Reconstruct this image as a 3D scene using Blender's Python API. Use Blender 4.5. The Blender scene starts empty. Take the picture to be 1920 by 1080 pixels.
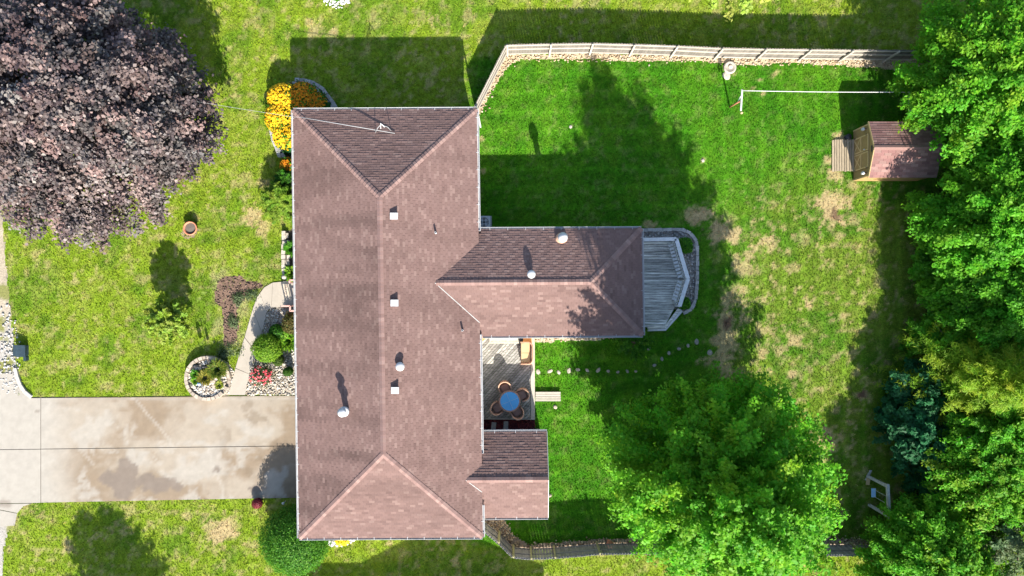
import bpy, math, random
import numpy as np
from mathutils import Vector, Matrix

# ------------------------------------------------------------------ camera, sky, sun, exposure
scene = bpy.context.scene
H = 38.0                       # drone height above the lawn, metres
PPM = 32.0                     # photograph pixels per metre on the ground
cam_data = bpy.data.cameras.new('camera')
cam_data.sensor_width = 36.0
cam_data.lens = 36.0 * H / (1920 / PPM)
cam_data.clip_end = 2000.0
cam = bpy.data.objects.new('camera', cam_data)
cam.location = (0, 0, H)
scene.collection.objects.link(cam)
scene.camera = cam

SUN_DIR = Vector((-0.22, 1.0, -0.607)).normalized()     # direction the light travels
world = bpy.data.worlds.new('World')
scene.world = world
world.use_nodes = True
wn = world.node_tree
sky = wn.nodes.new('ShaderNodeTexSky')
sky.sky_type = 'NISHITA'
sky.sun_disc = False
sky.sun_elevation = math.radians(30.6)
sky.sun_rotation = math.radians(167.6)
wn.links.new(sky.outputs[0], wn.nodes['Background'].inputs['Color'])
wn.nodes['Background'].inputs['Strength'].default_value = 0.115
sl = bpy.data.lights.new('sun', 'SUN')
sl.energy = 4.9
sl.angle = math.radians(0.5)
sl.color = (1.0, 0.95, 0.87)
sun = bpy.data.objects.new('sun', sl)
sun.rotation_euler = SUN_DIR.to_track_quat('-Z', 'Y').to_euler()
sun.location = (0, -40, 40)
scene.collection.objects.link(sun)
vs = scene.view_settings
vs.view_transform = 'Standard'
vs.look = 'None'
vs.gamma = 1.0
vs.use_curve_mapping = False
vs.exposure = 1.5

# ------------------------------------------------------------------ helpers
random.seed(7)
rng = np.random.default_rng(11)
COL = scene.collection


def W(px, py, h=0.0):
    """photo pixel -> world point at height h"""
    s = (H - h) / H / PPM
    return ((px - 960) * s, (540 - py) * s)


def WL(pts, h=0.0):
    return [W(a, b, h) for a, b in pts]


def tag(o, label=None, cat=None, group=None, kind=None):
    if label: o['label'] = label
    if cat: o['category'] = cat
    if group: o['group'] = group
    if kind: o['kind'] = kind
    return o


def empty(name, loc, label, cat, group=None):
    o = bpy.data.objects.new(name, None)
    o.location = loc
    o.empty_display_size = 0.2
    COL.objects.link(o)
    return tag(o, label, cat, group)


def root_loc(p):
    v = Vector((0, 0, 0))
    while p is not None:
        v += Vector(p.location)
        p = p.parent
    return v


class MB:
    def __init__(self):
        self.v = []; self.f = []; self.c = []

    def add(self, verts, faces, col=None):
        b = len(self.v)
        self.v.extend([tuple(p) for p in verts])
        self.f.extend([tuple(i + b for i in f) for f in faces])
        self.c.extend([col or (1, 1, 1)] * len(verts))
        return self

    def box(self, c, s, rz=0.0, col=None):
        hx, hy, hz = s[0] / 2, s[1] / 2, s[2] / 2
        ca, sa = math.cos(rz), math.sin(rz)
        vs_ = []
        for z in (-hz, hz):
            for x, y in ((-hx, -hy), (hx, -hy), (hx, hy), (-hx, hy)):
                vs_.append((c[0] + x * ca - y * sa, c[1] + x * sa + y * ca, c[2] + z))
        return self.add(vs_, [(3, 2, 1, 0), (4, 5, 6, 7), (0, 1, 5, 4), (1, 2, 6, 5), (2, 3, 7, 6), (3, 0, 4, 7)], col)

    def bar(self, p0, p1, w, h, col=None, up=(0, 0, 1)):
        p0 = Vector(p0); p1 = Vector(p1)
        d = (p1 - p0).normalized()
        u = Vector(up)
        if abs(d.dot(u)) > 0.95: u = Vector((1, 0, 0))
        s = d.cross(u).normalized()
        n = s.cross(d).normalized()
        vs_ = []
        for p in (p0, p1):
            for a, b in ((-1, -1), (1, -1), (1, 1), (-1, 1)):
                vs_.append(p + s * (a * w / 2) + n * (b * h / 2))
        return self.add(vs_, [(0, 1, 2, 3), (7, 6, 5, 4), (0, 4, 5, 1), (1, 5, 6, 2), (2, 6, 7, 3), (3, 7, 4, 0)], col)

    def tube(self, pts, r, n=8, col=None, cap=True):
        pts = [Vector(p) for p in pts]
        if not hasattr(r, '__len__'): r = [r] * len(pts)
        vs_ = []
        for i, p in enumerate(pts):
            d = (pts[min(i + 1, len(pts) - 1)] - pts[max(i - 1, 0)]).normalized()
            u = Vector((0, 0, 1)) if abs(d.z) < 0.9 else Vector((1, 0, 0))
            s = d.cross(u).normalized(); t = s.cross(d)
            for k in range(n):
                a = 2 * math.pi * k / n
                vs_.append(p + (s * math.cos(a) + t * math.sin(a)) * r[i])
        fs = []
        for i in range(len(pts) - 1):
            for k in range(n):
                a = i * n + k; b = i * n + (k + 1) % n
                fs.append((a, b, b + n, a + n))
        if cap:
            fs.append(tuple(range(n))[::-1]); fs.append(tuple(range((len(pts) - 1) * n, len(pts) * n)))
        return self.add(vs_, fs, col)

    def lathe(self, c, prof, n=16, col=None, close=True):
        vs_ = []
        for r, z in prof:
            for k in range(n):
                a = 2 * math.pi * k / n
                vs_.append((c[0] + r * math.cos(a), c[1] + r * math.sin(a), c[2] + z))
        fs = []
        for i in range(len(prof) - 1):
            for k in range(n):
                a = i * n + k; b = i * n + (k + 1) % n
                fs.append((a, b, b + n, a + n))
        if close:
            fs.append(tuple(range(n))[::-1]); fs.append(tuple(range((len(prof) - 1) * n, len(prof) * n)))
        return self.add(vs_, fs, col)

    def prism(self, poly, z0, z1, col=None):
        n = len(poly)
        a = sum(poly[i][0] * poly[(i + 1) % n][1] - poly[(i + 1) % n][0] * poly[i][1] for i in range(n))
        if a < 0: poly = poly[::-1]
        f0 = z0 if callable(z0) else (lambda x, y: z0)
        f1 = z1 if callable(z1) else (lambda x, y: z1)
        vs_ = [(x, y, f0(x, y)) for x, y in poly] + [(x, y, f1(x, y)) for x, y in poly]
        fs = [tuple(range(n))[::-1], tuple(range(n, 2 * n))]
        for i in range(n):
            j = (i + 1) % n
            fs.append((i, j, j + n, i + n))
        return self.add(vs_, fs, col)

    def mesh(self, name, mat, off=(0, 0, 0), smooth=False):
        me = bpy.data.meshes.new(name)
        vv = np.array(self.v, dtype=np.float64) - np.array(off)
        me.from_pydata(vv.tolist(), [], self.f)
        if mat: me.materials.append(mat)
        at = me.color_attributes.new('col', 'FLOAT_COLOR', 'POINT')
        cc = np.ones((len(self.v), 4), dtype=np.float32)
        cc[:, :3] = np.array(self.c, dtype=np.float32)
        at.data.foreach_set('color', cc.ravel())
        if smooth:
            me.polygons.foreach_set('use_smooth', [True] * len(me.polygons))
        me.update()
        return me

    def build(self, name, mat, parent=None, smooth=False, local=False):
        off = (0, 0, 0) if local else root_loc(parent)
        o = bpy.data.objects.new(name, self.mesh(name, mat, off, smooth))
        COL.objects.link(o)
        if parent is not None: o.parent = parent
        return o


def piece(me, name, parent, loc, rz=0.0, scale=(1, 1, 1), rx=0.0, ry=0.0):
    """a repeat of a mesh as a part; loc in world unless parent is None"""
    o = bpy.data.objects.new(name, me)
    COL.objects.link(o)
    if parent is not None:
        o.parent = parent
        loc = Vector(loc) - root_loc(parent)
    o.location = loc
    o.rotation_euler = (rx, ry, rz)
    o.scale = scale
    return o


def copy_tree(o, parent=None):
    c = o.copy()
    COL.objects.link(c)
    c.parent = parent
    for ch in o.children:
        copy_tree(ch, c)
    return c


def quad_mesh(name, V, F, C, mat, parent=None, off=(0, 0, 0)):
    """fast numpy mesh: V (n,3), F (m,k), C (n,3)"""
    V = np.asarray(V, dtype=np.float32) - np.asarray(off, dtype=np.float32)
    F = np.asarray(F, dtype=np.int32)
    me = bpy.data.meshes.new(name)
    me.vertices.add(len(V)); me.vertices.foreach_set('co', V.ravel())
    k = F.shape[1]
    me.loops.add(F.size); me.loops.foreach_set('vertex_index', F.ravel())
    me.polygons.add(len(F))
    me.polygons.foreach_set('loop_start', np.arange(0, F.size, k, dtype=np.int32))
    me.polygons.foreach_set('loop_total', np.full(len(F), k, dtype=np.int32))
    me.update(calc_edges=True)
    at = me.color_attributes.new('col', 'FLOAT_COLOR', 'POINT')
    cc = np.ones((len(V), 4), dtype=np.float32); cc[:, :3] = C
    at.data.foreach_set('color', cc.ravel())
    me.materials.append(mat)
    o = bpy.data.objects.new(name, me)
    COL.objects.link(o)
    if parent is not None: o.parent = parent
    return o


def _hash(ix, iy, seed):
    h = (ix.astype(np.int64) * 374761393 + iy.astype(np.int64) * 668265263 + seed * 974634777) & 0xffffffff
    h = ((h ^ (h >> 13)) * 1274126177) & 0xffffffff
    return ((h ^ (h >> 16)) & 0xffff) / 65535.0


def vnoise(x, y, seed=0):
    xi = np.floor(x); yi = np.floor(y)
    fx = x - xi; fy = y - yi
    fx = fx * fx * (3 - 2 * fx); fy = fy * fy * (3 - 2 * fy)
    a = _hash(xi, yi, seed); b = _hash(xi + 1, yi, seed)
    c = _hash(xi, yi + 1, seed); d = _hash(xi + 1, yi + 1, seed)
    return (a * (1 - fx) + b * fx) * (1 - fy) + (c * (1 - fx) + d * fx) * fy


def fbm(x, y, seed=0, octv=4):
    s = 0; a = 0.5; t = 0
    for i in range(octv):
        s = s + a * vnoise(x * 2 ** i, y * 2 ** i, seed + 17 * i); t += a; a *= 0.55
    return s / t


def sstep(a, b, x):
    t = np.clip((x - a) / (b - a), 0, 1)
    return t * t * (3 - 2 * t)


def in_poly(x, y, poly):
    inside = np.zeros(x.shape, bool)
    n = len(poly)
    for i in range(n):
        x0, y0 = poly[i]; x1, y1 = poly[(i + 1) % n]
        c = ((y0 > y) != (y1 > y)) & (x < (x1 - x0) * (y - y0) / ((y1 - y0) or 1e-9) + x0)
        inside ^= c
    return inside


def clip_poly(poly, a, b, c):
    """keep a*x+b*y+c >= 0"""
    out = []
    n = len(poly)
    for i in range(n):
        p = poly[i]; q = poly[(i + 1) % n]
        dp = a * p[0] + b * p[1] + c; dq = a * q[0] + b * q[1] + c
        if dp >= 0: out.append(p)
        if (dp >= 0) != (dq >= 0):
            t = dp / (dp - dq)
            out.append((p[0] + (q[0] - p[0]) * t, p[1] + (q[1] - p[1]) * t))
    return out


def clip_convex(poly, conv):
    n = len(conv)
    ar = sum(conv[i][0] * conv[(i + 1) % n][1] - conv[(i + 1) % n][0] * conv[i][1] for i in range(n))
    if ar < 0: conv = conv[::-1]
    for i in range(n):
        x0, y0 = conv[i]; x1, y1 = conv[(i + 1) % n]
        a, b = -(y1 - y0), (x1 - x0)
        poly = clip_poly(poly, a, b, -(a * x0 + b * y0))
        if len(poly) < 3: return []
    return poly


# ------------------------------------------------------------------ materials
def material(name, color=(0.5, 0.5, 0.5), rough=0.8, attr=False, noise=0.15, scale=8.0, bump=0.0, bscale=None,
             metallic=0.0, trans=0.0, rand=0.0, stretch=None, rot=0.0, spec=0.3, detail=4.0, tint=None):
    m = bpy.data.materials.new(name)
    m.use_nodes = True
    nt = m.node_tree; N = nt.nodes; L = nt.links
    bs = N['Principled BSDF']; out = N['Material Output']
    bs.inputs['Roughness'].default_value = rough
    bs.inputs['Metallic'].default_value = metallic
    bs.inputs['Specular IOR Level'].default_value = spec
    if attr:
        a = N.new('ShaderNodeVertexColor'); a.layer_name = 'col'
        base = a.outputs['Color']
    else:
        r = N.new('ShaderNodeRGB'); r.outputs[0].default_value = (*color, 1)
        base = r.outputs[0]
    tc = N.new('ShaderNodeTexCoord')
    vec = tc.outputs['Object']
    if stretch:
        mp = N.new('ShaderNodeMapping')
        mp.inputs['Rotation'].default_value = (0, 0, rot)
        mp.inputs['Scale'].default_value = stretch
        L.new(vec, mp.inputs['Vector']); vec = mp.outputs['Vector']
    if rand > 0:
        oi = N.new('ShaderNodeObjectInfo')
        add = N.new('ShaderNodeVectorMath'); add.operation = 'ADD'
        sc = N.new('ShaderNodeVectorMath'); sc.operation = 'SCALE'
        sc.inputs[0].default_value = (37.0, 91.0, 13.0)
        L.new(oi.outputs['Random'], sc.inputs['Scale'])
        L.new(vec, add.inputs[0]); L.new(sc.outputs[0], add.inputs[1])
        vec = add.outputs[0]
    fac = None
    if noise > 0:
        nz = N.new('ShaderNodeTexNoise')
        nz.inputs['Scale'].default_value = scale; nz.inputs['Detail'].default_value = detail
        nz.inputs['Roughness'].default_value = 0.65
        L.new(vec, nz.inputs['Vector'])
        mr = N.new('ShaderNodeMapRange')
        mr.inputs['From Min'].default_value = 0.25; mr.inputs['From Max'].default_value = 0.75
        mr.inputs['To Min'].default_value = 1 - noise; mr.inputs['To Max'].default_value = 1 + noise
        L.new(nz.outputs['Fac'], mr.inputs['Value'])
        fac = mr.outputs['Result']
    if rand > 0:
        mr2 = N.new('ShaderNodeMapRange')
        mr2.inputs['To Min'].default_value = 1 - rand; mr2.inputs['To Max'].default_value = 1 + rand
        L.new(oi.outputs['Random'], mr2.inputs['Value'])
        if fac is None: fac = mr2.outputs['Result']
        else:
            mu = N.new('ShaderNodeMath'); mu.operation = 'MULTIPLY'
            L.new(fac, mu.inputs[0]); L.new(mr2.outputs['Result'], mu.inputs[1]); fac = mu.outputs[0]
    if fac is not None:
        vm = N.new('ShaderNodeVectorMath'); vm.operation = 'SCALE'
        L.new(base, vm.inputs[0]); L.new(fac, vm.inputs['Scale'])
        base = vm.outputs[0]
    L.new(base, bs.inputs['Base Color'])
    if bump > 0:
        bz = N.new('ShaderNodeTexNoise'); bz.inputs['Scale'].default_value = bscale or scale * 3
        bz.inputs['Detail'].default_value = 4
        L.new(vec, bz.inputs['Vector'])
        bp = N.new('ShaderNodeBump'); bp.inputs['Strength'].default_value = bump; bp.inputs['Distance'].default_value = 0.03
        L.new(bz.outputs['Fac'], bp.inputs['Height']); L.new(bp.outputs['Normal'], bs.inputs['Normal'])
    if trans > 0:
        tr = N.new('ShaderNodeBsdfTranslucent'); mx = N.new('ShaderNodeMixShader')
        mx.inputs[0].default_value = trans
        L.new(base, tr.inputs['Color']); L.new(bs.outputs[0], mx.inputs[1]); L.new(tr.outputs[0], mx.inputs[2])
        L.new(mx.outputs[0], out.inputs['Surface'])
    return m


M = {}
M['lawn'] = material('lawn_grass', attr=True, rough=0.95, noise=0.38, scale=5.5, bump=0.9, bscale=11, spec=0.1, detail=6)
M['blade'] = material('grass_blade', attr=True, rough=0.8, noise=0.0, trans=0.3, spec=0.15)
M['leaf'] = material('leaf', attr=True, rough=0.55, noise=0.0, trans=0.56, spec=0.2)
M['purple_leaf'] = material('purple_leaf', attr=True, rough=0.5, noise=0.0, trans=0.06, spec=0.3)
M['petal'] = material('petal', attr=True, rough=0.7, noise=0.0, trans=0.25, spec=0.2)
M['bark'] = material('bark', (0.16, 0.12, 0.09), noise=0.35, scale=6, bump=0.6)
M['shingle'] = material('shingle', attr=True, rough=0.93, noise=0.12, scale=24, spec=0.15)
M['under'] = material('roof_felt', (0.10, 0.065, 0.06), rough=0.95)
M['white'] = material('white_metal', (0.44, 0.44, 0.44), rough=0.45, noise=0.05)
M['white_paint'] = material('white_paint', (0.52, 0.51, 0.49), rough=0.6, noise=0.08)
M['siding'] = material('cream_siding', (0.62, 0.58, 0.5), rough=0.7, noise=0.05)
M['brick_wall'] = material('brick_wall', (0.30, 0.17, 0.12), rough=0.85, noise=0.2, scale=14)
M['glass'] = material('window_glass', (0.05, 0.07, 0.09), rough=0.08, noise=0, spec=0.6)
M['concrete'] = material('concrete', attr=True, rough=0.9, noise=0.07, scale=3.0, bump=0.15, bscale=40, spec=0.2, detail=8)
M['joint'] = material('concrete_joint', (0.12, 0.10, 0.08), rough=0.95)
M['stone'] = material('grey_stone', (0.31, 0.30, 0.285), rough=0.9, noise=0.3, scale=9, rand=0.22, bump=0.4)
M['step_stone'] = material('shaded_stone', (0.27, 0.245, 0.205), rough=0.9, noise=0.25, scale=9, bump=0.4)  # shade over the later stepping stones painted in as a darker stone
M['tan_stone'] = material('tan_stone', (0.36, 0.30, 0.235), rough=0.9, noise=0.25, scale=9, rand=0.2, bump=0.4)
M['limestone'] = material('limestone', (0.38, 0.335, 0.275), rough=0.9, noise=0.25, scale=9, rand=0.2, bump=0.4)
M['pebble'] = material('pebble', attr=True, rough=0.85, noise=0.0)
M['gravel'] = material('gravel_bed', attr=True, rough=0.95, noise=0.35, scale=9, bump=0.8, bscale=14)
M['soil'] = material('soil', attr=True, rough=1.0, noise=0.4, scale=6, bump=0.9, bscale=16)
M['picket'] = material('weathered_picket', (0.14, 0.124, 0.105), rough=0.85, noise=0.2, scale=6, rand=0.2, stretch=(4, 4, 0.6))
M['rail_wood'] = material('pale_rail_wood', (0.38, 0.34, 0.28), rough=0.8, noise=0.15, scale=5, rand=0.08)
M['picket_dark'] = material('grey_picket', (0.22, 0.205, 0.19), rough=0.85, noise=0.25, scale=6, rand=0.22, stretch=(4, 4, 0.6))
M['post_green'] = material('mossy_post', (0.33, 0.30, 0.15), rough=0.85, noise=0.2, scale=6)
M['deck_grey'] = material('grey_deck_board', (0.46, 0.46, 0.42), rough=0.85, noise=0.8, scale=3.0, rand=0.32, stretch=(0.35, 5, 1), spec=0.2)
M['deck_rail'] = material('pale_deck_rail', (0.52, 0.53, 0.53), rough=0.8, noise=0.2, scale=4)
M['deck_warm'] = material('weathered_deck_board', (0.36, 0.335, 0.29), rough=0.85, noise=0.55, scale=3.0, rand=0.28, stretch=(0.6, 8, 1), spec=0.2)
M['ramp_wood'] = material('ramp_board', (0.28, 0.225, 0.15), rough=0.85, noise=0.35, scale=4, rand=0.22, stretch=(6, 0.8, 1))
M['shed_wall'] = material('tan_shed_siding', (0.31, 0.20, 0.08), rough=0.7, noise=0.12, scale=5)
M['shed_trim'] = material('shed_trim', (0.50, 0.34, 0.16), rough=0.7, noise=0.1)
M['shed_shingle'] = material('shed_shingle', attr=True, rough=0.9, noise=0.14, scale=14, rand=0.16)
M['dark_metal'] = material('dark_metal', (0.03, 0.03, 0.035), rough=0.5, noise=0.1)
M['steel'] = material('galvanised_steel', (0.62, 0.63, 0.65), rough=0.35, metallic=0.7, noise=0.1)
M['ac'] = material('ac_grey', (0.45, 0.47, 0.5), rough=0.5, noise=0.06)
M['blue_glass'] = material('blue_glass', (0.07, 0.33, 0.62), rough=0.12, noise=0.1, scale=2, spec=0.6)
M['wicker'] = material('brown_wicker', (0.34, 0.2, 0.14), rough=0.7, noise=0.25, scale=40, bump=0.5, bscale=60)
M['cushion'] = material('brown_cushion', (0.26, 0.16, 0.12), rough=0.9, noise=0.12)
M['tan_cushion'] = material('tan_cushion', (0.50, 0.35, 0.19), rough=0.85, noise=0.08, scale=3)
M['tan_wicker'] = material('tan_wicker', (0.50, 0.29, 0.19), rough=0.75, noise=0.2, scale=30)
M['orange_wood'] = material('orange_wood', (0.50, 0.22, 0.07), rough=0.6, noise=0.15, scale=5)
M['terracotta'] = material('terracotta', (0.50, 0.19, 0.10), rough=0.85, noise=0.15)
M['rust'] = material('rusty_pipe', (0.36, 0.15, 0.08), rough=0.7, noise=0.25)
M['pink_wood'] = material('salmon_railing', (0.58, 0.33, 0.27), rough=0.7, noise=0.1)
M['slate_blue'] = material('slate_blue_plastic', (0.022, 0.04, 0.052), rough=0.6, noise=0.35, scale=5)
M['swing_seat'] = material('pale_blue_plastic', (0.35, 0.55, 0.85), rough=0.4, noise=0.05)
M['grey_wood'] = material('grey_timber', (0.36, 0.35, 0.33), rough=0.85, noise=0.3, scale=6)
M['mat'] = material('door_mat', (0.47, 0.40, 0.31), rough=0.95, noise=0.15, scale=30)
M['mat_letter'] = material('mat_letter', (0.16, 0.12, 0.09), rough=0.95, noise=0.1)
M['red_leaf'] = material('dark_red_leaf', attr=True, rough=0.6, noise=0, trans=0.1)
M['cable'] = material('pale_cable', (0.27, 0.27, 0.27), rough=0.6, noise=0.05)
M['blue_gaze'] = material('blue_ball', (0.25, 0.38, 0.6), rough=0.15, noise=0.05, spec=0.6)
# ------------------------------------------------------------------ site outlines (world coordinates)
KX, KY = 0.0143, 0.006                 # the house stands a degree off the camera's axes


def HU(u, v):
    return (u - KX * v, v + KY * (u - KX * v))


UW, UE, VN, VS = -11.67, -1.78, 9.67, -13.43
EAVE, T1 = 3.0, 0.35
HALF = (UE - UW) / 2
RU = (UW + UE) / 2
WING = dict(un=7.08, vn=3.2, vs=-2.61, z=2.72, t=0.37)
PORCH = dict(un=1.80, vn=-7.92, vs=-12.62, z=2.35, t=0.40)

driveway_px = [(0, 757), (10, 752), (30, 742), (62, 746), (590, 741.5), (590, 932), (480, 934), (62, 942), (45, 948), (34, 962), (28, 985), (-30, 988), (-30, 700), (-2, 700)]
driveway_poly = WL(driveway_px)
walk_out = WL([(429, 741), (441.5, 692), (452, 656), (463.5, 618), (475, 578), (483, 557), (496, 539), (511.5, 530), (527, 528.5), (575, 529)])
walk_in = WL([(460, 741), (467.4, 702), (474, 681.5), (483, 645), (492, 622), (500, 587), (503, 581), (509, 577), (527, 575.5), (575, 575)])
walk_poly = walk_out + walk_in[::-1]
front_bed = WL([(460, 740), (467.4, 702), (474, 681.5), (483, 645), (492, 622), (500, 587), (509, 577), (590, 575), (590, 740)])
ring_c = W(393, 708); ring_r = 1.22
ring_bed = [(ring_c[0] + 1.25 * math.cos(a), ring_c[1] + 1.22 * math.sin(a)) for a in np.linspace(0, 2 * math.pi, 24, endpoint=False)]
side_bed = WL([(398, 668), (418, 672), (436, 690), (440, 700), (429, 741), (405, 742), (398, 735)])
border_bed = WL([(533, 432), (548, 430), (585, 430), (585, 528), (536, 528), (531, 500)])
nw_bed = WL([(516, 262), (512, 230), (512, 190), (525, 165), (555, 152), (590, 160), (612, 178), (634, 208), (640, 230), (580, 240), (580, 320), (545, 320), (530, 296)])
deck_edge = WL([(1204, 432), (1240, 431), (1280, 431), (1295.5, 439), (1305.5, 453), (1307, 489), (1305.5, 533), (1304.5, 560), (1295.5, 580), (1280, 587)])
deck_bed = deck_edge + WL([(1262, 580), (1240, 600), (1180, 600), (1180, 432)])
fence_n_px = [(893, 213), (949, 103), (1030, 101), (1105, 100), (1180, 102), (1257, 104.5), (1338, 108.5), (1416, 110), (1496, 111), (1572, 112), (1655, 113), (1740, 113)]
fence_strip = WL([(890, 215), (946, 104), (1100, 99), (1340, 106), (1740, 110), (1740, 133), (1640, 127), (1560, 122), (1480, 118), (1400, 122), (1300, 114), (1200, 113), (1100, 112), (980, 110), (955, 122), (925, 165), (904, 206), (897, 218)])
fence_s_px = [(905, 975), (934, 998.5), (961, 1025), (995, 1028), (1038, 1026), (1118, 1019), (1195, 1018), (1300, 1020), (1410, 1021), (1520, 1021), (1594, 1021), (1680, 1022), (1770, 1022)]
fence_s_strip = WL([(900, 972), (945, 972), (960, 1000), (990, 1022), (1060, 1016), (1120, 1012), (1200, 1008), (1400, 1010), (1600, 1009), (1770, 1010), (1770, 1027), (1400, 1026), (1200, 1023), (1120, 1024), (1038, 1030), (961, 1029)])
patio = WL([(899, 622), (1003, 622), (1003, 787), (903, 786)], 0.3)
mulch = WL([(895, 783), (1002, 784), (1006, 815), (895, 830)])
wing_strip = WL([(1000, 600), (1175, 600), (1165, 633), (1120, 637), (1060, 639), (1003, 642)])
soil_px = [(405, 540), (412, 525), (425, 517), (452, 516), (462, 528), (490, 529), (493, 538), (470, 545), (460, 560), (445, 580), (447, 615), (443, 640), (425, 652), (418, 645), (419, 600), (415, 575), (403, 565)]
soil_poly = WL(soil_px)
# road shoulder on the street side
shoulder = WL([(-40, -200), (12, -200), (14, 60), (12, 200), (6, 300), (4, 400), (10, 480), (18, 560), (26, 640), (30, 700), (34, 742), (10, 752), (0, 756), (-40, 756)])
shoulder2 = WL([(-40, 984), (28, 984), (14, 1000), (6, 1030), (4, 1200), (-40, 1200)])
house_rects = [[HU(UW + .35, VN - .35), HU(UE - .35, VN - .35), HU(UE - .35, VS + .35), HU(UW + .35, VS + .35)],
               [HU(UE, 2.9), HU(6.7, 2.9), HU(6.7, -2.3), HU(UE, -2.3)],
               [HU(UE, -8.3), HU(1.4, -8.3), HU(1.4, -12.3), HU(UE, -12.3)]]
top_ring = W(632, -12)
no_grass = [driveway_poly, walk_poly, front_bed, ring_bed, side_bed, border_bed, nw_bed, deck_bed, fence_strip, fence_s_strip,
            patio, mulch, wing_strip, shoulder, shoulder2] + house_rects

# straw-coloured bare spots in the lawn: photo pixel, radius px, strength
SPOTS = [(1560, 385, 32, 1), (1570, 405, 16, 1), (1352, 432, 24, 1), (1318, 412, 20, 1), (1380, 440, 16, .9), (1366, 600, 34, .9), (1362, 640, 30, .9),
         (1350, 670, 28, .9), (1378, 560, 24, .8), (1395, 500, 22, .8), (1408, 478, 18, .8), (1438, 448, 16, .9), (1446, 462, 12, .7),
         (1515, 568, 12, 1), (1433, 562, 9, .8), (1580, 590, 7, .8), (1490, 640, 16, .8), (1465, 655, 14, .7), (1425, 610, 10, .7), (1437, 615, 8, .8),
         (1550, 820, 22, .9), (1614, 740, 18, .9), (1487, 698, 12, .9), (1432, 660, 13, .8), (1340, 440, 18, .9), (1300, 400, 16, .8), (1218, 428, 14, .8),
         (418, 1003, 24, 1), (405, 1012, 18, .9), (350, 966, 10, .7), (440, 985, 18, .7), (395, 990, 15, .7), (125, 1020, 14, .8), (480, 1022, 14, .6),
         (470, 405, 17, .9), (494, 432, 12, .8), (455, 338, 18, .5), (440, 345, 12, .6), (494, 344, 10, .7), (500, 350, 12, .5), (488, 478, 5, .9),
         (1285, 490, 6, .7), (1412, 165, 5, .5), (1425, 150, 6, .9), (1430, 175, 5, .9), (1318, 300, 5, 1), (1070, 238, 4, 1), (1455, 140, 14, .7),
         (1550, 300, 12, .9), (1565, 330, 14, .9), (1600, 345, 12, .7), (1573, 256, 12, 1), (1630, 470, 12, .6), (1650, 530, 12, .6), (1600, 410, 10, .6),
         (810, 35, 14, .8), (590, 60, 12, .7), (625, 60, 8, .8), (580, 42, 8, .7), (1365, 130, 14, 1), (1490, 500, 10, .6), (1510, 450, 14, .5),
         (730, 1020, 5, .8), (855, 1052, 10, .7), (375, 60, 8, .6), (905, 300, 7, .7), (907, 320, 6, .8), (903, 260, 5, .8), (1370, 690, 26, .8), (700, 1075, 8, .5),
         (1540, 45, 12, .6), (1520, 85, 6, .6), (1640, 60, 10, .5), (700, 30, 10, .5), (880, 30, 14, .5), (340, 300, 8, .5), (1390, 1000, 5, .1)]
BROWN = [(1568, 402, 9), (1550, 822, 9), (1614, 738, 8), (1366, 604, 10), (500, 958, 4)]


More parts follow.
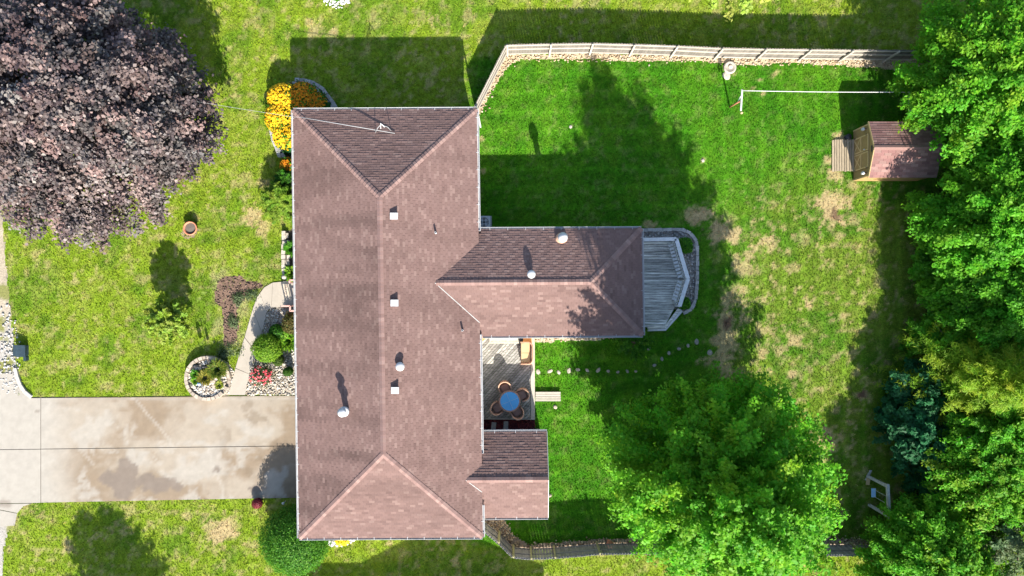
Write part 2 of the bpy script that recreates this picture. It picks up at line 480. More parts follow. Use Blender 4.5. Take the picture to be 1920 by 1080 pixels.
def lawn_color(x, y):
    px = 960 + x * PPM; py = 540 - y * PPM
    wob = (fbm(x * .25, y * .25, 5) - .5)
    front = np.array([0.124, 0.185, 0.010]); back = np.array([0.050, 0.168, 0.005])
    side = np.array([0.108, 0.182, 0.014]); straw = np.array([0.34, 0.255, 0.13]); deep = np.array([0.042, 0.110, 0.006])
    b = sstep(-3.5, -1.5, x + wob) * sstep(13.9, 13.2, y + wob * .3) * (1 - sstep(-14.8, -15.4, y))
    # the right-hand part of the back lawn is drier
    r = sstep(10.0, 15.0, x + 6 * wob) * sstep(7.0, 2.5, y + 5 * wob - .12 * (x - 12))
    c = front[None] * (1 - b[:, None]) + back[None] * b[:, None]
    c = c * (1 - (b * r)[:, None]) + side[None] * (b * r)[:, None]
    # mottling: greener and yellower clumps
    n1 = fbm(x * .55, y * .55, 21); n2 = fbm(x * 1.9, y * 1.9, 33); n3 = fbm(x * 5.5, y * 5.5, 41, 3)
    g = sstep(.48, .66, n1) * .55
    c = c * (1 - g[:, None]) + (deep[None] * (1 - b[:, None]) + np.array([0.022, 0.120, 0.003])[None] * b[:, None]) * g[:, None]
    yl = sstep(.48, .70, n2) * (.5 + .15 * (1 - b))
    yel = np.array([0.21, 0.225, 0.045])
    ye = yel[None] * (1 - b[:, None]) + np.array([0.115, 0.235, 0.012])[None] * (b * (1 - r))[:, None] + yel[None] * (b * r)[:, None]
    c = c * (1 - yl[:, None] * .55) + ye * yl[:, None] * .55
    c = c * (0.72 + 0.56 * n3)[:, None]
    # mower passes
    st = 1 - (.5 + .5 * np.sin(2 * np.pi * y / 1.12 + 1.0 * wob)) ** 6
    stx = 1 - (.5 + .5 * np.sin(2 * np.pi * (x + 0.02 * y) / 1.12)) ** 6
    inner = sstep(12, 10, x)
    c = c * (1.12 - .26 * b * (st * inner + stx * (1 - inner)))[:, None]
    # straw flecks
    fl = sstep(.54, .74, fbm(x * 3.2, y * 3.2, 77, 4)) * (0.55 * (1 - b) + .50 * b * r + .15 * b)
    fl = fl * (0.4 + 0.9 * fbm(x * .35, y * .35, 91, 3))
    bare = np.clip(fl, 0, .75)
    dn = (fbm(x * 1.6, y * 1.6, 55) - .5) * 2.2 + (fbm(x * 7, y * 7, 56, 2) - .5) * 1.3
    for sx, sy, rr, s in SPOTS:
        d = np.hypot(px - sx, (py - sy)) / rr
        bare = np.maximum(bare, s * .92 * sstep(1.05, .5, d + dn))
    c = c * (1 - bare[:, None]) + straw[None] * (bare * (0.8 + .4 * n3))[:, None]
    bro = np.zeros_like(x)
    for sx, sy, rr in BROWN:
        bro = np.maximum(bro, sstep(1.2, .5, np.hypot(px - sx, py - sy) / rr + dn))
    c = c * (1 - bro[:, None]) + np.array([0.12, 0.075, 0.045])[None] * bro[:, None]
    # withered fringe round the soil patch by the walk
    d = np.hypot((px - 440) / 1.0, (py - 570) / 1.4) / 62
    dry = sstep(1.1, .7, d + dn * .6) * .6 * sstep(.35, .6, fbm(x * 1.4, y * 1.4, 66))
    c = c * (1 - dry[:, None]) + np.array([0.26, 0.24, 0.11])[None] * dry[:, None]
    return c, bare


# ------------------------------------------------------------------ ground sheet
def make_ground():
    xs = np.concatenate([[-900, -400, -180, -90, -50], np.arange(-33, 33.01, .16), [50, 90, 180, 400, 900]])
    ys = np.concatenate([[-900, -400, -180, -90, -50, -32], np.arange(-19, 19.51, .16), [32, 50, 90, 180, 400, 900]])
    X, Y = np.meshgrid(xs, ys)
    nx, ny = len(xs), len(ys)
    V = np.stack([X.ravel(), Y.ravel(), np.zeros(X.size)], 1)
    idx = np.arange(nx * ny).reshape(ny, nx)
    F = np.stack([idx[:-1, :-1].ravel(), idx[:-1, 1:].ravel(), idx[1:, 1:].ravel(), idx[1:, :-1].ravel()], 1)
    C, _ = lawn_color(V[:, 0], V[:, 1])
    far = (np.abs(V[:, 0]) > 32.9) | (V[:, 1] > 19.3) | (V[:, 1] < -18.9)
    C[far] = (.115, .165, .016)
    o = quad_mesh('ground', V, F, C, M['lawn'])
    tag(o, 'mown lawn with green and straw coloured patches round the house', 'lawn', kind='structure')


make_ground()


def make_grass():
    n = 420000
    x = rng.uniform(-30.6, 30.6, n); y = rng.uniform(-17.3, 17.3, n)
    keep = np.ones(n, bool)
    for p in no_grass: keep &= ~in_poly(x, y, p)
    soil = in_poly(x, y, soil_poly)
    keep &= ~(soil & (rng.random(n) < .93))
    x = x[keep]; y = y[keep]
    c, bare = lawn_color(x, y)
    k2 = rng.random(len(x)) > bare * .6
    x = x[k2]; y = y[k2]; c = c[k2]
    n = len(x)
    L = rng.uniform(.05, .115, n); wd = rng.uniform(.018, .034, n)
    az = rng.uniform(0, 2 * np.pi, n); tilt = rng.uniform(.35, 1.2, n)
    d = np.stack([np.cos(az) * np.sin(tilt), np.sin(az) * np.sin(tilt), np.cos(tilt)], 1)
    s = np.stack([-np.sin(az), np.cos(az), np.zeros(n)], 1)
    p = np.stack([x, y, np.full(n, .002)], 1)
    V = np.stack([p - s * wd[:, None], p + s * wd[:, None], p + d * L[:, None]], 1).reshape(-1, 3)
    col = c * rng.uniform(.75, 1.65, n)[:, None]
    col[:, 0] *= rng.uniform(.9, 1.25, n)
    col = np.clip(col, 0, .6)
    o = quad_mesh('grass', V, np.arange(3 * n).reshape(-1, 3), np.repeat(col, 3, 0), M['blade'])
    tag(o, 'short grass blades standing on the lawn all round the house', 'grass', kind='stuff')


make_grass()


# ------------------------------------------------------------------ sheets, gravel, soil
def sheet(name, poly, z, mat, colf, label=None, cat=None, step=.12, kind='structure', parent=None):
    """fan/prism sheet with a fine grid inside: grid cells clipped to the outline"""
    xs = [p[0] for p in poly]; ys = [p[1] for p in poly]
    gx = np.arange(min(xs), max(xs) + step, step); gy = np.arange(min(ys), max(ys) + step, step)
    X, Y = np.meshgrid(gx[:-1] + step / 2, gy[:-1] + step / 2)
    ins = in_poly(X.ravel(), Y.ravel(), poly).reshape(X.shape)
    idx = -np.ones((len(gy), len(gx)), int)
    V = []; F = []
    for j in range(ins.shape[0]):
        for i in range(ins.shape[1]):
            if ins[j, i]:
                f = []
                for dj, di in ((0, 0), (0, 1), (1, 1), (1, 0)):
                    if idx[j + dj, i + di] < 0:
                        idx[j + dj, i + di] = len(V); V.append((gx[i + di], gy[j + dj], z))
                    f.append(idx[j + dj, i + di])
                F.append(f)
    V = np.array(V)
    # soften the staircase edge
    V[:, 0] += (vnoise(V[:, 0] * 9, V[:, 1] * 9, 3) - .5) * step * .9
    V[:, 1] += (vnoise(V[:, 0] * 9, V[:, 1] * 9, 4) - .5) * step * .9
    C = colf(V[:, 0], V[:, 1])
    o = quad_mesh(name, V, F, C, mat, parent, root_loc(parent))
    tag(o, label, cat, kind=kind)
    return o


def cf(c, amt=.3, sc=1.2, seed=1):
    c = np.array(c)
    return lambda x, y: c[None] * (1 - amt + 2 * amt * fbm(x * sc, y * sc, seed))[:, None]


OCT = np.array([(1, 0, 0), (-1, 0, 0), (0, 1, 0), (0, -1, 0), (0, 0, 1), (0, 0, -1)], float)
OCTF = np.array([(0, 2, 4), (2, 1, 4), (1, 3, 4), (3, 0, 4), (2, 0, 5), (1, 2, 5), (3, 1, 5), (0, 3, 5)])


def pebbles(name, polys, dens, size, cols, label, z=.01, spill=0.0, seed=1):
    r = np.random.default_rng(seed)
    P = []
    for poly in polys:
        xs = [p[0] for p in poly]; ys = [p[1] for p in poly]
        a = (max(xs) - min(xs)) * (max(ys) - min(ys))
        n = int(a * dens)
        x = r.uniform(min(xs) - spill, max(xs) + spill, n); y = r.uniform(min(ys) - spill, max(ys) + spill, n)
        k = in_poly(x + r.normal(0, spill + 1e-6, n), y + r.normal(0, spill + 1e-6, n), poly)
        P.append(np.stack([x[k], y[k]], 1))
    P = np.concatenate(P)
    n = len(P)
    s = r.uniform(size[0], size[1], (n, 1)) * np.array([1, .75, .5])[None] * r.uniform(.8, 1.2, (n, 3))
    a = r.uniform(0, 6.28, n); ca, sa = np.cos(a), np.sin(a)
    jit = r.uniform(.7, 1.15, (n, 6, 1))
    v = OCT[None] * jit * s[:, None, :]
    X = v[:, :, 0] * ca[:, None] - v[:, :, 1] * sa[:, None] + P[:, 0:1]
    Y = v[:, :, 0] * sa[:, None] + v[:, :, 1] * ca[:, None] + P[:, 1:2]
    Z = v[:, :, 2] + z + s[:, 2:3] * .6
    V = np.stack([X, Y, Z], 2).reshape(-1, 3)
    F = (OCTF[None] + (np.arange(n) * 6)[:, None, None]).reshape(-1, 3)
    cols = np.array(cols)
    c = cols[r.integers(0, len(cols), n)] * r.uniform(.6, .98, (n, 1))
    o = quad_mesh(name, V, F, np.repeat(c, 6, 0), M['pebble'])
    tag(o, label, 'gravel', kind='stuff')
    return o


PALE = [(.50, .44, .35), (.42, .36, .28), (.56, .52, .45), (.34, .27, .2), (.30, .28, .26), (.6, .55, .47)]
GREY = [(.42, .40, .38), (.30, .29, .28), (.52, .50, .47), (.22, .21, .2), (.36, .31, .26)]
TAN = [(.52, .40, .25), (.45, .33, .2), (.58, .48, .33), (.38, .27, .17), (.5, .42, .32)]
sheet('gravel_bed', front_bed, .006, M['gravel'], cf((.33, .28, .215)), 'pale river gravel bed with shrubs between front walk and house', 'gravel bed')
sheet('gravel_bed', side_bed, .006, M['gravel'], cf((.33, .28, .215)), 'small wedge of gravel between round stone planter and walk', 'gravel bed')
sheet('gravel_bed', deck_bed, .006, M['gravel'], cf((.25, .23, .21)), 'grey gravel bed round the outside of the east deck', 'gravel bed')
sheet('gravel_strip', fence_strip, .006, M['gravel'], cf((.42, .33, .21)), 'tan gravel strip along the foot of the north fence', 'gravel strip')
sheet('gravel_strip', fence_s_strip, .006, M['gravel'], cf((.33, .25, .18)), 'tan gravel strip along the foot of the south fence', 'gravel strip')
sheet('gravel_strip', wing_strip, .006, M['gravel'], cf((.42, .35, .25)), 'thin gravel strip below the south eave of the east wing', 'gravel strip')
sheet('planting_bed', border_bed, .008, M['soil'], cf((.09, .07, .05)), 'dark soil bed behind the limestone border north of the door', 'planting bed')
sheet('planting_bed', nw_bed, .008, M['soil'], cf((.09, .07, .05)), 'dark soil bed of yellow flowers at the northwest house corner', 'planting bed')
sheet('mulch_strip', mulch, .008, M['soil'], cf((.10, .018, .022)), 'dark red mulch strip between patio deck and porch roof', 'mulch strip')


def soilcol(x, y):
    a = fbm(x * 2.5, y * 2.5, 8)
    return np.array([.135, .085, .06])[None] * (.55 + a)[:, None]


sheet('soil_patch', soil_poly, .007, M['soil'], soilcol, 'bare purplish brown soil patch in the front lawn by the walk', 'soil patch', step=.1)


def shouldercol(x, y):
    py = 540 - y * PPM
    w = sstep(560, 640, py + 60 * (fbm(x * .8, y * .8, 4) - .5))
    a = fbm(x * 1.5, y * 1.5, 12)
    c = np.array([.30, .25, .18])[None] * (.6 + .8 * a)[:, None]
    d = np.array([.31, .285, .25])[None] * (.85 + .3 * a)[:, None]
    c = c * (1 - w[:, None]) + d * w[:, None]
    gsp = sstep(.52, .62, fbm(x * 1.1, y * 1.1, 45)) * (x < -29.2 + .0 * y) * sstep(480, 520, py)
    return c * (1 - gsp[:, None]) + np.array([.17, .17, .05])[None] * gsp[:, None]


sheet('road_shoulder', shoulder, .006, M['gravel'], shouldercol, 'gravel road shoulder along the west edge of the front lawn', 'road shoulder')
sheet('road_shoulder', shoulder2, .006, M['gravel'], shouldercol, 'gravel road shoulder south of the driveway apron', 'road shoulder')
pebbles('gravel', [front_bed, side_bed], 150, (.05, .105), PALE, 'pale river pebbles covering the beds beside the front walk', seed=2)
pebbles('gravel', [deck_bed], 150, (.05, .1), GREY, 'grey pebbles round the east deck', seed=3)
pebbles('gravel', [fence_strip], 110, (.045, .095), TAN, 'tan pebbles along the foot of the north fence', spill=.12, seed=4)
pebbles('gravel', [fence_s_strip], 110, (.045, .095), TAN[:4] + [(.2, .12, .08)], 'tan pebbles along the foot of the south fence', spill=.1, seed=5)
pebbles('gravel', [wing_strip], 90, (.04, .08), TAN, 'tan pebbles below the south eave of the east wing', spill=.05, seed=6)
pebbles('gravel', [WL([(8, 560), (28, 620), (31, 700), (30, 742), (0, 720), (0, 660)])], 90, (.05, .11), [(.48, .46, .42), (.38, .36, .33), (.55, .53, .49)], 'pale limestone chips on the road shoulder by the driveway', spill=.25, seed=7)
pebbles('wood_chips', [mulch], 150, (.03, .08), [(.12, .02, .025), (.08, .012, .018), (.16, .035, .035)], 'dark red wood chips beside the patio deck', z=.008, seed=8)
pebbles('soil_clods', [soil_poly], 60, (.03, .09), [(.13, .085, .06), (.09, .055, .04), (.18, .12, .09)], 'clods of brown soil on the bare patch', z=.006, seed=9)


# ------------------------------------------------------------------ driveway and walk
WET = [(228, 905, 26, 34), (238, 880, 22, 18), (205, 898, 20, 12), (300, 908, 34, 18), (280, 900, 18, 16), (330, 912, 12, 8), (480, 917, 12, 8), (405, 880, 8, 5)]


def drivecol(x, y):
    px = 960 + x * PPM; py = 540 - y * PPM
    con = np.array([.285, .240, .184]); stain = np.array([.208, .156, .105]); white = np.array([.318, .288, .242]); wet = np.array([.165, .132, .105])
    wx = x + 1.6 * (fbm(x * .7, y * .7, 160, 3) - .5); wy = y + 1.6 * (fbm(x * .7, y * .7, 161, 3) - .5)
    n = fbm(wx * .32, wy * .5, 101, 5); n2 = fbm(wx * .8, wy * 1.1, 115, 6); n3 = fbm(x * 4, y * 4, 120, 3)
    s = sstep(.42, .60, n) * .95
    s = s * sstep(40, 150, px)
    c = con[None] * (1 - s[:, None]) + stain[None] * s[:, None]
    w = sstep(.52, .66, n2) * .75 * sstep(760, 770, py)
    c = c * (1 - w[:, None]) + white[None] * w[:, None]
    lw = sstep(170, 60, px + 60 * (n2 - .5))
    c = c * (1 - lw[:, None]) + white[None] * lw[:, None]
    # brownish worn band along the middle joint
    d = sstep(.56, .7, fbm(x * 1.3, y * 1.3, 130)) * .5 * sstep(380, 450, px)
    c = c * (1 - d[:, None]) + stain[None] * .75 * d[:, None]
    wt = np.zeros_like(x)
    jit = (fbm(x * 1.6, y * 1.6, 140) - .5) * 1.2
    for a, b, rx, ry in WET:
        wt = np.maximum(wt, sstep(1.05, .85, np.hypot((px - a) / rx, (py - b) / ry) + jit))
    for a, b, rx, ry in [(10, 945, 14, 10), (70, 770, 6, 4)]:
        wt = np.maximum(wt, .7 * sstep(1.2, .6, np.hypot((px - a) / rx, (py - b) / ry) + jit))
    c = c * (1 - wt[:, None] * .9) + wet[None] * wt[:, None] * .9
    ed = sstep(5, 0, np.abs(py - 748)) * sstep(150, 200, px) * .5
    c = c * (1 - ed[:, None]) + white[None] * ed[:, None]
    for cx0, cy0, cx1, cy1 in [(250, 748, 330, 838), (395, 842, 420, 932), (150, 842, 175, 870)]:
        t = np.clip(((px - cx0) * (cx1 - cx0) + (py - cy0) * (cy1 - cy0)) / ((cx1 - cx0) ** 2 + (cy1 - cy0) ** 2), 0, 1)
        dd = np.hypot(px - cx0 - t * (cx1 - cx0) + 14 * (n2 - .5), py - cy0 - t * (cy1 - cy0) + 10 * (n - .5))
        k = sstep(4, 1, dd) * .5
        c = c * (1 - k[:, None]) + white[None] * 1.1 * k[:, None]
    return c * (.90 + .2 * n3)[:, None]


def slab(name, poly, z0, z1, parent, colf, step=.14, label=None):
    """a cast slab: polygon top cut into a fine grid so stains can be coloured, with sides"""
    xs = [p[0] for p in poly]; ys = [p[1] for p in poly]
    V = []; F = []; cache = {}

    def vid(x, y, z):
        k = (round(x, 4), round(y, 4), round(z, 4))
        if k not in cache:
            cache[k] = len(V); V.append((x, y, z))
        return cache[k]
    gx = np.arange(min(xs), max(xs), step); gy = np.arange(min(ys), max(ys), step)
    for a in gx:
        col = clip_poly(clip_poly(poly, 1, 0, -a), -1, 0, a + step)
        if len(col) < 3: continue
        for b in gy:
            c = clip_poly(clip_poly(col, 0, 1, -b), 0, -1, b + step)
            if len(c) < 3: continue
            ids = []
            for p in c:
                i = vid(p[0], p[1], z1)
                if i not in ids: ids.append(i)
            if len(ids) >= 3: F.append(ids)
    n = len(poly)
    for i in range(n):
        p = poly[i]; q = poly[(i + 1) % n]
        F.append([vid(*p, z0), vid(*q, z0), len(V), len(V) + 1])
        V.append((q[0], q[1], z1)); V.append((p[0], p[1], z1))
    Va = np.array(V)
    C = colf(Va[:, 0], Va[:, 1])
    mb = MB(); mb.v = [tuple(v) for v in V]; mb.f = [tuple(f) for f in F]; mb.c = [tuple(c) for c in C]
    o = mb.build(name, M['concrete'], parent)
    if label: o['label'] = label
    return o


def shrink(poly, g):
    cx = sum(p[0] for p in poly) / len(poly); cy = sum(p[1] for p in poly) / len(poly)
    out = []
    for x, y in poly:
        d = math.hypot(x - cx, y - cy)
        out.append((x - (x - cx) / d * g, y - (y - cy) / d * g))
    return out


base = MB().prism(WL([(-30, 745), (590, 743), (590, 930), (-30, 940)]), .002, .006)
drv = base.build('driveway', M['joint'])
tag(drv, 'stained pale concrete driveway running from the road to the house', 'driveway', kind='structure')
slab('slab', WL([(78, 746.2), (590, 741.5), (590, 834.6), (78, 841.2)]), .004, .04, drv, drivecol)
slab('slab', WL([(78, 842.4), (590, 835.8), (590, 932.5), (480, 934), (78, 942)]), .004, .04, drv, drivecol)
slab('slab', WL([(-30, 700), (31, 700), (42, 726), (60, 746.4), (76.8, 746.2), (76.8, 841.3), (-30, 842.5)]), .004, .04, drv, drivecol)
slab('slab', WL([(-30, 843.7), (76.8, 842.5), (76.8, 942.2), (62, 942.6), (-30, 944)]), .004, .04, drv, drivecol)
slab('slab', WL([(-30, 945.2), (60, 943.8), (44, 949), (33, 961.5), (-30, 949)]), .004, .04, drv, drivecol)
slab('slab', WL([(-30, 950.5), (32.5, 962.5), (28, 985), (-30, 987)]), .004, .04, drv, drivecol)

# the rolled kerb where the apron meets the lawn
kp = [W(a, b) for a, b in [(30, 690), (34, 706), (40, 722), (48, 734), (60, 744)]]
kb = MB()
for i in range(len(kp) - 1):
    kb.bar((*kp[i], .06), (*kp[i + 1], .06), .2, .12, (.40, .37, .33))
tag(kb.build('kerb', M['concrete']), 'short curved concrete kerb where driveway apron meets front lawn', 'kerb', kind='structure')

walkcol = lambda x, y: np.array([.36, .315, .255])[None] * (.88 + .24 * fbm(x * 1.5, y * 1.5, 150))[:, None]
wb = MB().prism(shrink(walk_poly, .06), .003, .012)
walk = wb.build('walkway', M['joint'])
tag(walk, 'curved pale concrete front walk of several slabs from driveway to porch', 'walkway', kind='structure')


def lerp(a, b, t): return (a[0] + (b[0] - a[0]) * t, a[1] + (b[1] - a[1]) * t)


cuts = [0, 1.05, 2.62, 3.95, 5.4, 7.02, 8.02, 9.0]


def along(pl, t):
    i = min(int(t), len(pl) - 2)
    return lerp(pl[i], pl[i + 1], t - i)


for a, b in zip(cuts[:-1], cuts[1:]):
    g = .014
    ta, tb = a + g, b - g
    mids = [i for i in range(len(walk_out)) if ta < i < tb]
    lo = [along(walk_out, ta)] + [walk_out[i] for i in mids] + [along(walk_out, tb)]
    ri = [along(walk_in, ta)] + [walk_in[i] for i in mids] + [along(walk_in, tb)]
    slab('slab', lo + ri[::-1], .005, .05 if b < 8.5 else .16, walk, walkcol, step=.2)
# door mat with its word
mx, my = W(536, 541, .17)
mat_o = MB().box((mx, my, .172), (.34, .86, .02)).build('door_mat', M['mat'])
tag(mat_o, 'beige door mat with a word on it, lying on the front walk', 'door mat')
fc = bpy.data.curves.new('lettering', 'FONT')
fc.body = 'HELLO'; fc.size = .23; fc.align_x = 'CENTER'; fc.align_y = 'CENTER'; fc.extrude = .002
fc.materials.append(M['mat_letter'])
tmp = bpy.data.objects.new('lettering', fc); COL.objects.link(tmp)
bpy.context.view_layer.update()
lme = bpy.data.meshes.new_from_object(tmp.evaluated_get(bpy.context.evaluated_depsgraph_get()))
bpy.data.objects.remove(tmp)
fo = bpy.data.objects.new('lettering', lme); COL.objects.link(fo)
fo.parent = mat_o; fo.location = (mx, my, .1855); fo.rotation_euler = (0, 0, -math.pi / 2)
# ------------------------------------------------------------------ the house
house = empty('ranch_house', (*HU(RU, -1.9), 0), 'long ranch house with brown shingled hip roof and east wing', 'house')


def wall_ring(mb, rect, z1, th=.15):
    n = len(rect)
    for i in range(n):
        p, q = rect[i], rect[(i + 1) % n]
        d = Vector((q[0] - p[0], q[1] - p[1], 0)).normalized() * (th / 2)
        mb.bar((p[0] - d.x, p[1] - d.y, z1 / 2), (q[0] + d.x, q[1] + d.y, z1 / 2), th, z1)


mb = MB()
wall_ring(mb, house_rects[0], EAVE + .02)
wall_ring(mb, [HU(UE - .2, 2.9), HU(6.7, 2.9), HU(6.7, -2.3), HU(UE - .2, -2.3)], WING['z'] + .02)
mb.build('wall', M['siding'], house)
mb = MB()
wall_ring(mb, [HU(UE - .2, -8.35), HU(1.45, -8.35), HU(1.45, -12.2), HU(UE - .2, -12.2)], PORCH['z'] + .02)
for vv, zz in ((-8.35, 0), (-12.2, 0)):
    pass
p0, p1, p2 = HU(1.45, -8.3), HU(1.45, -12.25), HU(1.45, -10.27)
mb.add([(*p0, PORCH['z']), (*p1, PORCH['z']), (*p2, PORCH['z'] + 1.95 * PORCH['t'])], [(0, 1, 2)])
mb.build('wall', M['siding'], house)


def window(c, w, h, horiz, out):
    """window in a wall: frame, pane and mullion standing proud of the siding"""
    s = (w, .1, h) if horiz else (.1, w, h)
    f = MB().box(c, s).build('window', M['white_paint'], house)
    c2 = (c[0] + out[0] * .045, c[1] + out[1] * .045, c[2])
    for sgn in (-1, 1):
        cc = (c2[0] + (sgn * w * .24 if horiz else 0), c2[1] + (0 if horiz else sgn * w * .24), c2[2])
        MB().box(cc, (w * .42, .03, h - .16) if horiz else (.03, w * .42, h - .16)).build('pane', M['glass'], f)


for v in (7.2, 4.0, -2.0):
    window((*HU(UW + .29, v), 1.6), 1.6, 1.2, False, (-1, 0))
for v in (7.6, 5.0):
    window((*HU(UE - .29, v), 1.6), 1.3, 1.2, False, (1, 0))
for u in (1.0, 4.2):
    window((*HU(u, 2.96), 1.5), 1.4, 1.1, True, (0, 1))
window((*HU(4.0, -2.36), 1.5), 1.5, 1.1, True, (0, -1))
window((*HU(-9.2, VN - .29), 1.6), 1.3, 1.1, True, (0, 1))
window((*HU(-4.5, VN - .29), 1.6), 1.3, 1.1, True, (0, 1))
window((*HU(-5.0, VS + .29), 1.6), 1.3, 1.1, True, (0, -1))
gd = MB().box((*HU(UW + .3, -9.2), 1.08), (.08, 4.9, 2.14)).build('garage_door', M['white_paint'], house)
for k in range(4):
    MB().box((HU(UW + .25, -9.2)[0], HU(UW, -9.2)[1], .28 + .53 * k), (.03, 4.7, .47)).build('panel', M['white'], gd)
fd = MB().box((*HU(UW + .29, .1), 1.2), (.1, .95, 2.05)).build('front_door', M['rust'], house)
MB().box((HU(UW + .2, .1)[0], HU(UW, -.25)[1], 1.15), (.06, .05, .1)).build('handle', M['steel'], fd)
pdoor = MB().box((*HU(6.79, .4), 1.5), (.1, 1.8, 2.0)).build('patio_door', M['white_paint'], house)
for s in (-1, 1):
    MB().box((HU(6.85, .4)[0], HU(6.85, .4)[1] + s * .43, 1.5), (.03, .72, 1.8)).build('pane', M['glass'], pdoor)

# ---- roof planes
Z = lambda d, z0, t: z0 + t * d
ridge_n, ridge_s = VN - HALF, VS + HALF
zr = EAVE + HALF * T1
wz, wt_ = WING['z'], WING['t']
wh = (WING['vn'] - WING['vs']) / 2; wrv = (WING['vn'] + WING['vs']) / 2; wzr = wz + wh * wt_
ph_ = (PORCH['vn'] - PORCH['vs']) / 2; prv = (PORCH['vn'] + PORCH['vs']) / 2; pzr = PORCH['z'] + ph_ * PORCH['t']
wu = RU + 1.2       # wing ridge runs in under the main slope
pu = RU + 2.6

# each face: eave origin (u,v), eave direction, inward direction, outline in (a,d), eave height, slope
wdep = WING['un'] - wu
FACES = {
    'west': ((UW, VN), (0, -1), (1, 0), [(0, 0), (VN - VS, 0), (VN - VS - HALF, HALF), (HALF, HALF)], EAVE, T1),
    'east': ((UE, VS), (0, 1), (-1, 0), [(0, 0), (VN - VS, 0), (VN - VS - HALF, HALF), (HALF, HALF)], EAVE, T1),
    'north': ((UE, VN), (-1, 0), (0, -1), [(0, 0), (2 * HALF, 0), (HALF, HALF)], EAVE, T1),
    'south': ((UW, VS), (1, 0), (0, 1), [(0, 0), (2 * HALF, 0), (HALF, HALF)], EAVE, T1),
    'wing_n': ((WING['un'], WING['vn']), (-1, 0), (0, -1), [(0, 0), (WING['un'] - UE + .3, 0), (wdep, wh), (wh, wh)], wz, wt_),
    'wing_s': ((UE - .3, WING['vs']), (1, 0), (0, 1), [(0, 0), (WING['un'] - UE + .3, 0), (WING['un'] - UE + .3 - wh, wh), (WING['un'] - UE + .3 - wdep, wh)], wz, wt_),
    'wing_e': ((WING['un'], WING['vs']), (0, 1), (-1, 0), [(0, 0), (2 * wh, 0), (wh, wh)], wz, wt_),
    'porch_n': ((PORCH['un'], PORCH['vn']), (-1, 0), (0, -1), [(0, 0), (PORCH['un'] - UE + .1, 0), (PORCH['un'] - pu, ph_), (0, ph_)], PORCH['z'], PORCH['t']),
    'porch_s': ((UE - .1, PORCH['vs']), (1, 0), (0, 1), [(0, 0), (PORCH['un'] - UE + .1, 0), (PORCH['un'] - UE + .1, ph_), (-(UE - .1 - pu), ph_)], PORCH['z'], PORCH['t']),
}


def face_pt(F, a, d, off=0.0):
    (ou, ov), e, n, poly, z0, t = F
    x, y = HU(ou + e[0] * a + n[0] * d, ov + e[1] * a + n[1] * d)
    return (x, y, z0 + t * d + off)


roof_mb = MB()
for k, F in FACES.items():
    pl = F[3]
    top = [face_pt(F, a, d, -.004) for a, d in pl]
    bot = [face_pt(F, a, d, -.13) for a, d in pl]
    n = len(pl)
    fs = [tuple(range(n)), tuple(range(2 * n - 1, n - 1, -1))]
    for i in range(n):
        j = (i + 1) % n
        fs.append((i, i + n, j + n, j))
    roof_mb.add(top + bot, fs)
roof = roof_mb.build('roof', M['under'], house)

TONES = np.array([(.168, .106, .092), (.159, .100, .086), (.179, .114, .099), (.166, .104, .090), (.145, .090, .078), (.204, .134, .115)])


def soot(x, y, k):
    """dark streaks of algae on the older slopes"""
    s = fbm(np.array([x * .30 + 3]), np.array([y * 1.15]), 210, 5)[0]
    s2 = fbm(np.array([x * .2]), np.array([y * .25]), 215, 3)[0]
    amt = {'west': .52, 'east': .22, 'south': .25, 'north': .2}.get(k, .15)
    s3 = fbm(np.array([x * 1.1]), np.array([y * 2.6]), 219, 3)[0]
    v = max(0, min(1, (s - .40) / .32)) * (.25 + .9 * s2) * (.55 + .9 * s3)
    return 1 - amt * v


rr = random.Random(5)
TABW, EXPO = .305, .142
proto_tabs = []


def tab_mesh(i, w=TABW, e=EXPO, t=.35):
    """one shingle tab: tilted slab, lying at slope t, d is uphill (+y)"""
    c = TONES[(0, 1, 2, 3, 4, 0, 3, 5)[i]] * rr.uniform(.95, 1.05)
    m = MB()
    eh = e / math.sqrt(1 + t * t)
    x0, x1 = .006, w - .006
    lo, hi = .015 + .008 * (i % 2), .006
    vs_ = [(x0, 0, lo), (x1, 0, lo), (x1, eh + .012, hi + t * (eh + .012)), (x0, eh + .012, hi + t * (eh + .012)), (x0, 0, 0), (x1, 0, 0)]
    m.add(vs_, [(0, 1, 2, 3), (4, 5, 1, 0), (4, 0, 3), (5, 2, 1)], tuple(c))
    return m


